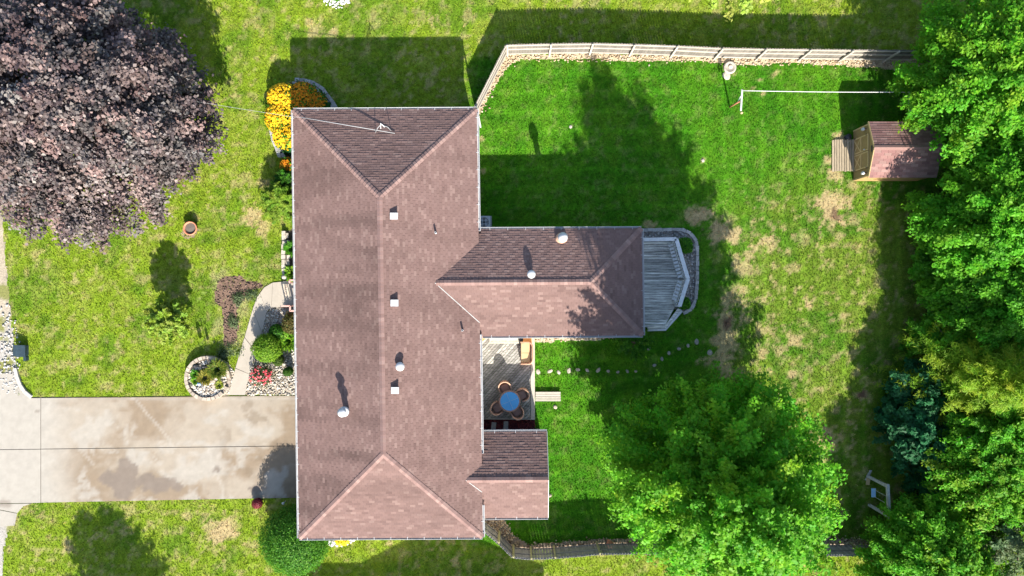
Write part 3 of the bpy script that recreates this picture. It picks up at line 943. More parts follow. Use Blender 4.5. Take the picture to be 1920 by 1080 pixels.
stuff = MB()
part_mesh = [tab_mesh(i, t=wt_).mesh('shingle', M['shingle']) for i in range(8)]
n_parts = 0
for k, F in FACES.items():
    (ou, ov), e, nn, poly, z0, t = F
    eh = EXPO / math.sqrt(1 + t * t)
    dmax = max(p[1] for p in poly)
    amin = min(p[0] for p in poly); amax = max(p[0] for p in poly)
    row = 0
    d = -.02
    while d < dmax:
        shift = (row % 2) * TABW / 2 + rr.uniform(-.03, .03)
        a = amin - shift
        while a < amax:
            q = [(a + .005, d), (a + TABW - .005, d), (a + TABW - .005, d + eh + .012), (a + .005, d + eh + .012)]
            ext = [(p[0], p[1]) for p in poly]
            c = clip_convex(q, [(p[0], p[1] if p[1] > 1e-6 else -.03) for p in ext])
            if len(c) >= 3:
                full = len(c) == 4 and abs(c[0][0] - c[2][0]) > TABW - .02
                hid = False
                cx, cy, cz = face_pt(F, a + TABW / 2, d + eh / 2)
                if k == 'east':
                    # tabs buried under the wing and the porch roof are left out
                    v = cy + .0
                    dw = wh - abs(v - wrv); dp = ph_ - abs(v - prv)
                    if dw > 0 and wz + wt_ * dw > cz + .15: hid = True
                    if dp > 0 and PORCH['z'] + PORCH['t'] * dp > cz + .15: hid = True
                if k in ('wing_n', 'wing_s', 'porch_n', 'porch_s'):
                    u = (cx + KX * cy)
                    if u < UE and EAVE + T1 * (UE - u) > cz + .15: hid = True
                if not hid:
                    sf = soot(cx, cy, k)
                    tone = TONES[rr.choice((0, 0, 0, 1, 1, 2, 3, 3, 3, 4, 5))] * rr.uniform(.95, 1.05) * sf
                    lift = rr.choice((.009, .012, .020))
                    if k == 'wing_n' and full and n_parts < 300 and .3 < d and a > wh and u > UE + .3:
                        x, y, z = face_pt(F, a + TABW, d)
                        o = piece(part_mesh[(row * 3 + n_parts) % 8], 'shingle', roof, face_pt(F, a, d), math.atan2(e[1] + KY * e[0], e[0] - KX * e[1]))
                        n_parts += 1
                    else:
                        def off(p): return .005 + lift * max(0, min(1, 1 - (p[1] - d) / eh))
                        vs_ = [face_pt(F, p[0], p[1], off(p)) for p in c]
                        stuff.add(vs_, [tuple(range(len(vs_)))], tuple(tone))
                        if full or c[0][1] < d + 1e-4:
                            lowpts = [p for p in c if abs(p[1] - d) < 1e-4]
                            if len(lowpts) == 2:
                                pa, pb = lowpts
                                stuff.add([face_pt(F, *pa, -.004), face_pt(F, *pb, -.004), face_pt(F, *pb, off(pb)), face_pt(F, *pa, off(pa))], [(0, 1, 2, 3)], tuple(tone))
            a += TABW
        d += eh
        row += 1
sh = stuff.build('shingle_field', M['shingle'], roof)
sh['kind'] = 'stuff'


def caps(name, p0, p1, drop, w=.15, step=.2, tone=1.16):
    """ridge and hip caps: little tents overlapping uphill"""
    p0 = Vector(p0); p1 = Vector(p1)
    Ld = (p1 - p0).length; d = (p1 - p0).normalized()
    s = Vector((-d.y, d.x, 0)).normalized()
    m = MB(); n = int(Ld / step)
    for i in range(n):
        a = p0 + d * (i * Ld / n); b = p0 + d * ((i + 1.12) * Ld / n)
        c = tuple(TONES[rr.choice((0, 2, 2, 3, 5))] * rr.uniform(.92, 1.15) * tone)
        h0, h1 = .058, .036
        up = Vector((0, 0, 1))
        L0 = a - s * w - up * (drop * w) + up * (h0 - .012); R0 = a + s * w - up * (drop * w) + up * (h0 - .012)
        L1 = b - s * w - up * (drop * w) + up * (h1 - .012); R1 = b + s * w - up * (drop * w) + up * (h1 - .012)
        A = a + up * h0; B = b + up * h1
        dn = up * .03
        m.add([L0, A, R0, L1, B, R1, L0 - dn, A - dn, R0 - dn], [(0, 1, 4, 3), (1, 2, 5, 4), (6, 7, 1, 0), (7, 8, 2, 1)], c)
    return m


def ridgept(u, v, z): return (*HU(u, v), z)


cap_mb = MB()
hip = T1 * math.sin(math.pi / 4)
RN, RS = ridgept(RU, ridge_n, zr), ridgept(RU, ridge_s, zr)
for a, b, dr in [(ridgept(UW, VN, EAVE), RN, hip), (ridgept(UE, VN, EAVE), RN, hip), (ridgept(UW, VS, EAVE), RS, hip), (ridgept(UE, VS, EAVE), RS, hip), (RS, RN, T1 * .85),
                 (ridgept(WING['un'], WING['vn'], wz), ridgept(WING['un'] - wh, wrv, wzr), wt_ * .7), (ridgept(WING['un'], WING['vs'], wz), ridgept(WING['un'] - wh, wrv, wzr), wt_ * .7),
                 (ridgept(UE - (wzr - EAVE) / T1 + .05, wrv, wzr), ridgept(WING['un'] - wh, wrv, wzr), wt_ * .85),
                 (ridgept(PORCH['un'], prv, pzr), ridgept(UE - (pzr - EAVE) / T1 + .05, prv, pzr), PORCH['t'] * .85)]:
    t = caps('x', a, b, dr)
    cap_mb.add(t.v, t.f); cap_mb.c[-len(t.c):] = t.c
rc = cap_mb.build('ridge_cap', M['shingle'], roof); rc['kind'] = 'stuff'
# valley flashing strips
vb = MB()


def valley(p0, p1):
    vb.bar(Vector(p0) + Vector((0, 0, .025)), Vector(p1) + Vector((0, 0, .025)), .04, .012)


valley(ridgept(UE, WING['vs'] + (EAVE - wz) / wt_, EAVE), ridgept(UE - (wzr - EAVE) / T1, wrv, wzr))
valley(ridgept(UE, PORCH['vs'] + (EAVE - PORCH['z']) / PORCH['t'], EAVE), ridgept(UE - (pzr - EAVE) / T1, prv, pzr))
vb.build('valley_flashing', M['grey_wood'], house)


# ---- gutters: trough with back, floor and front lip, and strap hangers
def gutter(p0, p1, z, out, label=None, lip=.125):
    p0 = Vector((*p0, z)); p1 = Vector((*p1, z)); o = Vector((*out, 0)).normalized()
    m = MB()
    m.bar(p0 + o * .065 - Vector((0, 0, .11)), p1 + o * .065 - Vector((0, 0, .11)), .12, .012)
    m.bar(p0 + o * .105 - Vector((0, 0, .05)), p1 + o * .105 - Vector((0, 0, .05)), .016, .115)
    m.bar(p0 + o * .002 - Vector((0, 0, .07)), p1 + o * .002 - Vector((0, 0, .07)), .015, .09)
    for p in (p0, p1):
        d = (p1 - p0).normalized()
        q = p + (d if p is p0 else -d) * .006
        m.bar(q + o * .01 - Vector((0, 0, .06)), q + o * .115 - Vector((0, 0, .06)), .012, .095)
    g = m.build('gutter', M['white'], house)
    Lg = (p1 - p0).length; n = max(1, int(Lg / .88)); d = (p1 - p0).normalized()
    hb = MB()
    for i in range(n):
        c = p0 + d * (Lg * (i + .5) / n)
        hb.bar(c - o * .05 + Vector((0, 0, .03)), c + o * .11 + Vector((0, 0, .012)), .022, .01)
    h = hb.build('gutter_hanger', M['white'], g); h['kind'] = 'stuff'


zg = EAVE + .01
gutter(HU(UW, VN), HU(UW, VS), zg, (-1, 0))
gutter(HU(UW, VN), HU(UE, VN), zg, (0, 1))
gutter(HU(UW, VS), HU(UE, VS), zg, (0, -1))
gutter(HU(UE, VN), HU(UE, WING['vn'] - .1), zg, (1, 0))
gutter(HU(UE, WING['vs'] + .1), HU(UE, PORCH['vn'] - 1.0), zg, (1, 0))
gutter(HU(UE, PORCH['vs'] + .9), HU(UE, VS), zg, (1, 0))
gutter(HU(UE + .14, WING['vn']), HU(WING['un'], WING['vn']), wz + .01, (0, 1))
gutter(HU(UE + .14, WING['vs']), HU(WING['un'], WING['vs']), wz + .01, (0, -1))
gutter(HU(WING['un'], WING['vn']), HU(WING['un'], WING['vs']), wz + .01, (1, 0))
gutter(HU(UE + .14, PORCH['vn']), HU(PORCH['un'], PORCH['vn']), PORCH['z'] + .01, (0, 1))
gutter(HU(UE + .14, PORCH['vs']), HU(PORCH['un'], PORCH['vs']), PORCH['z'] + .01, (0, -1))
# rake board of the porch gable
rb = MB()
for v0 in (PORCH['vn'], PORCH['vs']):
    rb.bar((*HU(PORCH['un'] + .012, v0), PORCH['z'] - .05), (*HU(PORCH['un'] + .012, prv), pzr - .05), .025, .14)
rb.build('rake_board', M['white_paint'], house)
# downspouts
for u, v in ((UE - .02, VN - .25), (UW + .02, VS + .3)):
    x, y = HU(u, v)
    MB().box((x + (.1 if u > RU else -.1), y, 1.5), (.08, .06, 2.9)).build('downspout', M['white'], house)


def roof_at(px, py, k):
    F = FACES[k]
    z = 3.5
    for _ in range(12):
        x, y = W(px, py, z)
        u = x + KX * y; v = y - KY * x
        d = (u - F[0][0]) * F[2][0] + (v - F[0][1]) * F[2][1]
        z = F[4] + F[5] * d
    return x, y, z


for px, py in ((740, 406), (741, 568), (742, 731)):
    x, y, z = roof_at(px, py, 'east')
    m = MB().box((x, y, z + .07), (.30, .27, .24)); m.box((x, y, z + .20), (.40, .34, .05))
    vt = m.build('box_vent', M['white'], house)
for px, py, k, h, r in ((749, 688, 'east', .42, .23), (996.5, 514, 'wing_n', .36, .22), (1056, 444, 'wing_n', 1.28, .26)):
    x, y, z = roof_at(px, py, k)
    s = (H - z - h) / (H - z)
    x *= s; y *= s
    rv = MB().lathe((x, y, z - .1), [(r * .62, 0), (r * .62, h * .8)], 16).build('round_vent', M['white'], house, True)
    MB().lathe((x, y, z - .1), [(r, h * .8), (r * 1.02, h * .9), (r * .8, h * 1.06), (r * .35, h * 1.14), (.01, h * 1.16)], 20).build('vent_cap', M['white'], rv, True)
    if py == 444:
        MB().lathe((x, y, z - .1), [(r * 1.25, .05), (r * 1.25, .2), (r * .7, .32)], 16).build('vent_collar', M['tan_wicker'], rv, True)
# the flue over the east wing is tall and throws its shadow onto the lawn
x, y, z = roof_at(650, 768, 'west')
fl = MB().lathe((x, y, z - .1), [(.17, 0), (.17, .62)], 14).build('chimney_flue', M['steel'], house, True)
MB().lathe((x, y, z - .1), [(.25, .62), (.27, .66), (.25, .70), (.2, .72)], 16).build('flue_collar', M['white'], fl, True)
MB().lathe((x - .02, y + .01, z - .1), [(.15, .72), (.15, .95)], 14).build('flue_top', M['steel'], fl, True)
MB().lathe((x - .02, y + .01, z - .1), [(.22, .95), (.24, .98), (.15, 1.06), (.01, 1.1)], 16).build('flue_cap', M['white'], fl, True)
for px, py in ((817.5, 437), (867.5, 619)):
    x, y, z = roof_at(px, py, 'east')
    MB().lathe((x, y, z - .1), [(.055, 0), (.055, .42), (.04, .42), (.04, .3)], 10).build('vent_pipe', M['white'], house, True)

# ---- porch stoop railings (salmon painted)
rl = empty('stoop_railing', (*W(540, 578, .9), 0), 'salmon pink angled railing on the south side of the front stoop', 'railing', None)


def railing_pts(rt, pts, z=1.0, posts=True):
    m = MB()
    for i in range(len(pts) - 1):
        m.bar((*pts[i], z), (*pts[i + 1], z), .09, .05)
    m.build('rail', M['pink_wood'], rt)
    for p in pts:
        MB().box((p[0], p[1], z / 2), (.07, .07, z)).build('post', M['pink_wood'], rt)
    for i in range(len(pts) - 1):
        n = max(1, int(math.dist(pts[i], pts[i + 1]) / .16))
        for j in range(1, n):
            q = lerp(pts[i], pts[i + 1], j / n)
            MB().box((q[0], q[1], .52), (.035, .035, .9)).build('baluster', M['pink_wood'], rt)


railing_pts(rl, WL([(528, 574), (544, 574), (544, 583), (554, 583)], 1.0))
rl2 = empty('stoop_railing', (*W(544, 527, .9), 0), 'short salmon pink railing corner on the north side of the front stoop', 'railing')
railing_pts(rl2, WL([(543, 530), (543, 525.5), (554, 525.5)], 1.0))

# ------------------------------------------------------------------ roof mast and service drop cable
x0, y0, z0 = roof_at(741, 250.5, 'north')
xa, ya, _ = W(714, 233, 4.25) + (0,)
mast = empty('service_mast', (x0, y0, z0), 'white bent pipe mast with struts standing on the north roof slope', 'mast')
f1 = roof_at(734, 246, 'north'); f2 = roof_at(704, 249, 'north')
fz = lambda p: Vector((p[0], p[1], p[2] + .03))
apex = Vector((xa, ya, f1[2] + .75))
mid = fz(f1) * .45 + apex * .55 + Vector((.12, .0, .08))
MB().tube([fz(f1), mid, apex], .019).build('strut', M['cable'], mast, True)
MB().tube([fz(f2), fz(f2) * .4 + apex * .6 + Vector((-.04, 0, .03)), apex], .019).build('strut', M['cable'], mast, True)
MB().tube([apex + Vector((-.07, -.14, -.25)), apex + Vector((0, .04, .06)), apex + Vector((.17, -.1, -.1))], .032).build('weatherhead', M['white'], mast, True)
cabl = empty('service_cable', (x0, y0, z0), 'pale overhead cable sagging from the purple tree to the north roof slope', 'cable')
pa = Vector((x0, y0, z0 + .06)); pb = Vector((*W(548, 219, 3.5), 3.5)); pc = Vector((*W(378, 192, 4.3), 4.3)); pd = Vector((-36, 12.1, 8.0))
pm = (pa + pb) / 2 + Vector((0, -.02, .22)); pm.z = max(pm.z, roof_at(640, 236, 'north')[2] + .12)
MB().tube([pa, pm, pb + Vector((.5, -.06, .14))], .019).build('conduit', M['cable'], cabl, True)
MB().tube([pb + Vector((.5, -.06, .14)), pb, (pb + pc) / 2 - Vector((0, 0, .05)), pc, (pc + pd) / 2 - Vector((0, 0, .3)), pd], .008, 6).build('wire', M['cable'], cabl, True)
up_ = empty('utility_pole', (-36, 12.1, 0), 'wooden utility pole beyond the road holding the service cable', 'pole')
MB().tube([(-36, 12.1, 0), (-36, 12.1, 8.6)], [.16, .12], 10).build('pole', M['bark'], up_, True)
MB().bar((-36, 11.2, 8.1), (-36, 13.0, 8.1), .1, .12).build('crossarm', M['bark'], up_)

# ------------------------------------------------------------------ fences
def fence(name, pxs, hgt, label, pm_, rm_, postmat, inside, ph_extra=.05, lean=0, gate=None):
    pts = WL(pxs)
    rt = empty(name, (*pts[0], 0), label, 'fence')
    pw = .1495
    meshes = []
    for i in range(5):
        h = hgt + rr.uniform(-.015, .015)
        m = MB()
        m.add([(-pw / 2, -.011, .04), (pw / 2, -.011, .04), (pw / 2, -.011, h - .06), (pw / 4, -.011, h), (-pw / 4, -.011, h), (-pw / 2, -.011, h - .06),
               (-pw / 2, .011, .04), (pw / 2, .011, .04), (pw / 2, .011, h - .06), (pw / 4, .011, h), (-pw / 4, .011, h), (-pw / 2, .011, h - .06)],
              [(0, 1, 2, 3, 4, 5), (11, 10, 9, 8, 7, 6)] + [((i_ + 1) % 6, i_, i_ + 6, (i_ + 1) % 6 + 6) for i_ in range(6)])
        meshes.append(m.mesh('picket', pm_))
    n_p = 0
    for i in range(len(pts) - 1):
        p, q = Vector((*pts[i], 0)), Vector((*pts[i + 1], 0))
        d = (q - p).normalized(); Ls = (q - p).length
        nrm = Vector((-d.y, d.x, 0)) * inside          # towards the yard
        rz = math.atan2(d.y, d.x)
        n = int(Ls / .152)
        for j in range(n):
            c = p + d * (Ls * (j + .5) / n) - nrm * .012
            if n_p < 298:
                piece(meshes[rr.randrange(5)], 'picket', rt, c, rz + rr.uniform(-.02, .02), rx=rr.uniform(-.008, .008))
                n_p += 1
        for z in (.22, hgt * .58, hgt * .93) if hgt > 1.3 else (.25, hgt * .85):
            MB().bar(p + nrm * .03 + Vector((0, 0, z)), q + nrm * .03 + Vector((0, 0, z)), .045, .09).build('rail', rm_, rt)
    pmh = hgt + ph_extra
    m = MB().box((0, 0, pmh / 2), (.1, .1, pmh)); m.lathe((0, 0, pmh), [(.066, 0), (.066, .02), (.01, .05)], 4)
    pme = m.mesh('post', postmat)
    for i, p in enumerate(pts):
        a = pts[max(i - 1, 0)]; b = pts[min(i + 1, len(pts) - 1)]
        d = Vector((b[0] - a[0], b[1] - a[1], 0)).normalized(); nrm = Vector((-d.y, d.x, 0)) * inside
        piece(pme, 'post', rt, Vector((*p, 0)) + nrm * .105, math.atan2(d.y, d.x))
    return rt


fence('picket_fence', fence_n_px, 1.62, 'long weathered grey picket fence with pale rails along the north side', M['picket'], M['rail_wood'], M['rail_wood'], -1)
fence('picket_fence', fence_s_px, 1.62, 'dark grey picket fence with mossy posts along the south side', M['picket_dark'], M['picket_dark'], M['post_green'], 1)

# ------------------------------------------------------------------ garden shed
sx0, sy0 = 20.0, 7.74           # front wall x, ridge y
sw, sd, se, st = 1.545, 3.7, 1.72, .37
shed = empty('garden_shed', (sx0 + sd / 2, sy0, 0), 'small tan garden shed with reddish shingled gable roof and double doors', 'shed')
szr = se + sw * st
m = MB()
m.prism([(sx0, sy0 - sw + .08), (sx0 + sd, sy0 - sw + .08), (sx0 + sd, sy0 + sw - .08), (sx0, sy0 + sw - .08)], 0, se - .02)
m.add([(sx0, sy0 - sw + .08, se - .02), (sx0, sy0 + sw - .08, se - .02), (sx0, sy0, szr - .05), (sx0 + sd, sy0 - sw + .08, se - .02), (sx0 + sd, sy0 + sw - .08, se - .02), (sx0 + sd, sy0, szr - .05)],
      [(0, 2, 1), (3, 4, 5)])
m.build('wall', M['shed_wall'], shed)
sid = MB()
k = 0
z = .06
while z < szr - .15:
    hw = sw - .09 if z + .11 < se else max(.05, (szr - .06 - z - .1) / st)
    sid.box((sx0 - .008, sy0, z + .05), (.016, 2 * hw, .1))
    z += .115
z = .06
while z < se - .12:
    sid.box((sx0 + sd / 2, sy0 - sw + .072, z + .05), (sd - .04, .016, .1))
    z += .115
so = sid.build('siding', M['shed_wall'], shed); so['kind'] = 'stuff'
rfm = MB()
for s in (-1, 1):
    e0 = sy0 + s * (sw + .02); 
    a = [(sx0 - .03, e0, se - .008), (sx0 + sd + .05, e0, se - .008), (sx0 + sd + .05, sy0, szr), (sx0 - .03, sy0, szr)]
    b = [(p[0], p[1], p[2] - .05) for p in a]
    rfm.add(a + b, [(0, 1, 2, 3), (7, 6, 5, 4), (0, 4, 5, 1), (1, 5, 6, 2), (2, 6, 7, 3), (3, 7, 4, 0)])
srf = rfm.build('roof', M['under'], shed)
SW_, SE_ = .40, .142
ST = [(.205, .108, .095), (.225, .125, .11), (.185, .095, .086), (.25, .15, .13), (.21, .115, .10)]
stm = []
for i in range(5):
    mm = MB(); lo = .022; hi = .006; eh = SE_ / math.sqrt(1 + st * st)
    mm.add([(.005, 0, lo), (SW_ - .005, 0, lo), (SW_ - .005, eh + .01, hi + st * (eh + .01)), (.005, eh + .01, hi + st * (eh + .01)), (.005, 0, -.004), (SW_ - .005, 0, -.004)],
           [(0, 1, 2, 3), (4, 5, 1, 0), (4, 0, 3), (5, 2, 1)], ST[i])
    stm.append(mm.mesh('shingle', M['shed_shingle']))
eh = SE_ / math.sqrt(1 + st * st)
rows = int((sw + .02) / eh)
eh2 = (sw + .02) / rows
for s in (-1, 1):
    for r in range(rows):
        xs_ = sx0 - .03 + (0 if r % 2 else -.2)
        while xs_ < sx0 + sd:
            wdt = SW_; x_l = xs_
            if x_l < sx0 - .03: wdt -= (sx0 - .03 - x_l); x_l = sx0 - .03
            wdt = min(wdt, sx0 + sd + .05 - x_l)
            dd = r * eh2
            zz = se + st * dd
            if s < 0: piece(rr.choice(stm), 'shingle', srf, (x_l, sy0 - sw - .02 + dd, zz), 0, (wdt / SW_, 1, 1))
            else: piece(rr.choice(stm), 'shingle', srf, (x_l + wdt, sy0 + sw + .02 - dd, zz), math.pi, (wdt / SW_, 1, 1))
            xs_ += SW_
sc = caps('c', (sx0 + sd + .04, sy0, szr), (sx0 - .03, sy0, szr), st * .85, w=.13, step=.28)
sc.c = [(.23, .135, .115)] * len(sc.c)
o = sc.build('ridge_cap', M['shed_shingle'], srf); o['kind'] = 'stuff'
tr = MB()
for s in (-1, 1):
    tr.bar((sx0 - .045, sy0 + s * (sw + .03), se - .05), (sx0 - .045, sy0, szr - .03), .03, .10)
    tr.box((sx0 - .02, sy0 + s * (sw - .11), se / 2), (.04, .08, se - .1))
tr.build('trim', M['shed_trim'], shed)
for i, yc in enumerate((8.20, 7.24)):
    dr = MB().box((sx0 - .032, yc, .90), (.03, .92, 1.62)).build('door', M['shed_wall'], shed)
    t = MB()
    X = sx0 - .055
    for zz in (.14, .92, 1.66): t.box((X, yc, zz), (.02, .9, .075))
    for yy in (-.42, .42): t.box((X - .002, yc + yy, .9), (.02, .075, 1.58))
    t.bar((X + .003, yc - .4, .16), (X + .003, yc + .4, .90), .02, .06); t.bar((X + .002, yc + .4, .16), (X + .002, yc - .4, .90), .02, .06)
    t.build('door_brace', M['shed_trim'], dr)
    for zz in (.3, 1.5):
        MB().box((X - .012, yc + (.44 if i == 0 else -.44), zz), (.012, .12, .06)).build('hinge', M['dark_metal'], dr)
    if i == 0: MB().box((X - .02, yc - .36, 1.3), (.05, .05, .1)).build('handle', M['white'], dr)
for yy in (8.98, 6.50):
    l = MB().lathe((sx0 - .16, yy, 1.22), [(.03, 0), (.085, .03), (.1, .16), (.06, .24), (.02, .27)], 10).build('lantern', M['white'], shed, True)
    MB().bar((sx0, yy, 1.5), (sx0 - .16, yy, 1.5), .03, .03).build('bracket', M['dark_metal'], l)
MB().box((sx0 - .03, sy0, 2.0), (.03, .34, .12)).build('gable_vent', M['dark_metal'], shed)
# ramp
rx0, rx1 = W(1559, 0)[0], 19.93
ry0, ry1 = W(0, 322)[1], W(0, 263)[1]
ramp = empty('shed_ramp', ((rx0 + rx1) / 2, (ry0 + ry1) / 2, 0), 'weathered wooden slatted ramp in front of the shed doors', 'ramp')
nb = 9; bw = (rx1 - rx0) / nb
for i in range(nb):
    zt = .05 + .17 * i / nb
    MB().box((rx0 + bw * (i + .5), (ry0 + ry1) / 2 + rr.uniform(-.02, .02), zt), (bw - .022, ry1 - ry0, .035)).build('board', M['ramp_wood'], ramp)
for yy in (ry0 + .1, ry1 - .1):
    MB().add([(rx0, yy - .03, 0), (rx1, yy - .03, 0), (rx1, yy - .03, .19), (rx0, yy - .03, .03), (rx0, yy + .03, 0), (rx1, yy + .03, 0), (rx1, yy + .03, .19), (rx0, yy + .03, .03)],
             [(0, 1, 2, 3), (7, 6, 5, 4), (0, 4, 5, 1), (1, 5, 6, 2), (2, 6, 7, 3), (3, 7, 4, 0)]).build('runner', M['ramp_wood'], ramp)
c = W(1590, 257, .1)
bg = empty('hose_reel', (*c, 0), 'small dark hose reel on the grass beside the shed ramp', 'hose reel')
MB().lathe((*c, .12), [(.03, -.1), (.17, -.08), (.17, -.05), (.1, -.03), (.1, .05), (.17, .07), (.17, .1)], 14).build('drum', M['dark_metal'], bg, True)
MB().bar((c[0] - .22, c[1], .06), (c[0] + .22, c[1], .06), .05, .03).build('foot', M['dark_metal'], bg)
# ------------------------------------------------------------------ foliage helpers
def leaf_cards(P, Nrm, size, asp, rs, col, fold=0.0):
    """leaf shaped quads at P facing Nrm; returns V, F, C"""
    n = len(P)
    Nn = Nrm / (np.linalg.norm(Nrm, axis=1, keepdims=True) + 1e-9)
    r = rs.normal(size=(n, 3))
    t = np.cross(Nn, r); t /= (np.linalg.norm(t, axis=1, keepdims=True) + 1e-9)
    b = np.cross(Nn, t)
    L = (size * rs.uniform(.55, 1.5, n))[:, None]
    Wd = L * asp
    v0 = P - t * L * .5
    v1 = P + b * Wd * .5 + Nn * (fold * L)
    v2 = P + t * L * .5
    v3 = P - b * Wd * .5 + Nn * (fold * L)
    V = np.stack([v0, v1, v2, v3], 1).reshape(-1, 3)
    F = np.arange(4 * n).reshape(-1, 4)
    return V, F, np.repeat(col, 4, 0)


def palette(rs, n, cols, var=.25):
    cols = np.array(cols)
    c = cols[rs.integers(0, len(cols), n)]
    return c * rs.uniform(1 - var, 1 + var, (n, 1))


def tree(name, label, cat, base, height, rad, z0, cols, seed, branches=240, per=180, leaf=.2, asp=.6, profile=None, mat='leaf', group=None,
         up=.45, lean=(0, 0), clump=.34, limbs=26, trunk_r=.2, inner=.3, flat=0.4, branch_var=.22, curve=.15, start=.45, spire=0.0):
    rs = np.random.default_rng(seed)
    root = empty(name, (*base, 0), label, cat, group)
    prof = profile or (lambda t: np.sqrt(np.clip(1 - (2 * t - .85) ** 2 / 1.35, .05, 1)))
    t = rs.random(branches) ** .8
    az = rs.uniform(0, 2 * np.pi, branches)
    lob = .76 + .46 * vnoise(np.cos(az) * 2.3 + 5, np.sin(az) * 2.3 + t * 3.1, seed)
    depth = np.where(rs.random(branches) < inner, rs.uniform(.35, .8, branches), rs.uniform(.86, 1.04, branches))
    R = rad * prof(t) * lob * depth
    zt = z0 + (height - z0) * t + spire * np.where(t > .45, rs.random(branches) ** 3, 0)
    tip = np.stack([base[0] + lean[0] * t + R * np.cos(az), base[1] + lean[1] * t + R * np.sin(az), zt], 1)
    # branch start: lower on the axis, so shoots sweep outward and up
    zs = z0 * .75 + (zt - z0 * .75) * (1 - up * rs.uniform(.6, 1.3, branches))
    ax = np.stack([np.full(branches, base[0]) + lean[0] * t * .7, np.full(branches, base[1]) + lean[1] * t * .7, zs], 1)
    bt = rs.uniform(1 - branch_var, 1 + branch_var, branches)
    btint = rs.uniform(.85, 1.2, branches)
    n = branches * per
    bi = np.repeat(np.arange(branches), per)
    s = start + (1 - start) * rs.random(n) ** .75
    P = ax[bi] * (1 - s)[:, None] + tip[bi] * s[:, None]
    P[:, 2] += curve * 4 * s * (1 - s) * R[bi] * .5
    spread = clump * (1.15 - .75 * s) * (rad / 4.0) ** .5
    P += rs.normal(size=(n, 3)) * spread[:, None] * np.array([1, 1, .7])
    P[:, 2] = np.maximum(P[:, 2], .12)
    out = P - np.array([base[0], base[1], z0 + (height - z0) * .35])
    out /= (np.linalg.norm(out, axis=1, keepdims=True) + 1e-9)
    Nrm = out * .45 + np.array([0.05, -.22, flat + .25]) + rs.normal(size=(n, 3)) * .42
    bc = palette(rs, branches, cols, .1)
    c = (.45 * palette(rs, n, cols) + .55 * bc[bi]) * bt[bi][:, None]
    c[:, 0] *= btint[bi]
    V, F, C = leaf_cards(P, Nrm, leaf, asp, rs, c, .08)
    quad_mesh('crown', V, F, C, M[mat], root, (*base, 0))
    m = MB()
    top = Vector((base[0] + lean[0] * .5, base[1] + lean[1] * .5, z0 + (height - z0) * .7))
    m.tube([(base[0], base[1], -.05), (base[0], base[1], .3), (base[0] + lean[0] * .1, base[1] + lean[1] * .1, z0 + .4), top], [trunk_r * 1.5, trunk_r, trunk_r * .8, trunk_r * .15], 9)
    for i in range(min(limbs, branches)):
        a = Vector(ax[i]); b = Vector(tip[i])
        a.z = min(a.z, top.z - .3)
        mid_ = a.lerp(b, .5) + Vector((0, 0, curve * R[i] * .5))
        m.tube([a, mid_, b], [trunk_r * .32, trunk_r * .18, .012], 5, cap=False)
    m.build('trunk', M['bark'], root, True)
    return root


def bush(name, label, cat, c, r, h, cols, seed, n=2600, leaf=.07, group=None, mat='leaf', core=True, rough_=.10, asp=.6, zc=None, sq=2.0, stem=True):
    """clipped or rounded shrub: ellipsoid shell of leaves round a leafy core"""
    rs = np.random.default_rng(seed)
    root = empty(name, (c[0], c[1], 0), label, cat, group)
    rx, ry = (r, r) if not hasattr(r, '__len__') else r
    zc = h * .5 if zc is None else zc
    d = rs.normal(size=(n, 3)); d /= np.linalg.norm(d, axis=1, keepdims=True)
    if sq != 2.0:
        d = d / (np.abs(d) ** sq).sum(1, keepdims=True) ** (1 / sq)
    lob = 1 + rough_ * 2.2 * (vnoise(d[:, 0] * 3.2 + 9, d[:, 1] * 3.2 + d[:, 2] * 2.7, seed) - .5) + rough_ * .5 * rs.normal(size=n)
    sc = np.array([rx, ry, h - zc])
    P = d * sc * lob[:, None] * rs.uniform(.88, 1.02, (n, 1))
    P += np.array([c[0], c[1], zc])
    k = P[:, 2] > .03
    P = P[k]; d = d[k]
    Nrm = d + np.array([.03, -.12, .25]) + rs.normal(size=P.shape) * .4
    V, F, C = leaf_cards(P, Nrm, leaf, asp, rs, palette(rs, len(P), cols), .1)
    quad_mesh('foliage', V, F, C, M[mat], root, (c[0], c[1], 0))
    if core:
        mean = np.array(cols).mean(0)
        m = MB(); nn = 14
        prof = []
        for i in range(8):
            a = -math.pi / 2 + math.pi * i / 7
            prof.append((max(.01, math.cos(a) * .86), math.sin(a) * .86))
        m.lathe((0, 0, 0), prof, nn, tuple(mean))
        m.v = [(c[0] + x * rx, c[1] + y * ry, max(.0, zc + z * (h - zc))) for x, y, z in m.v]
        m.build('branches', M[mat], root, True)
    return root


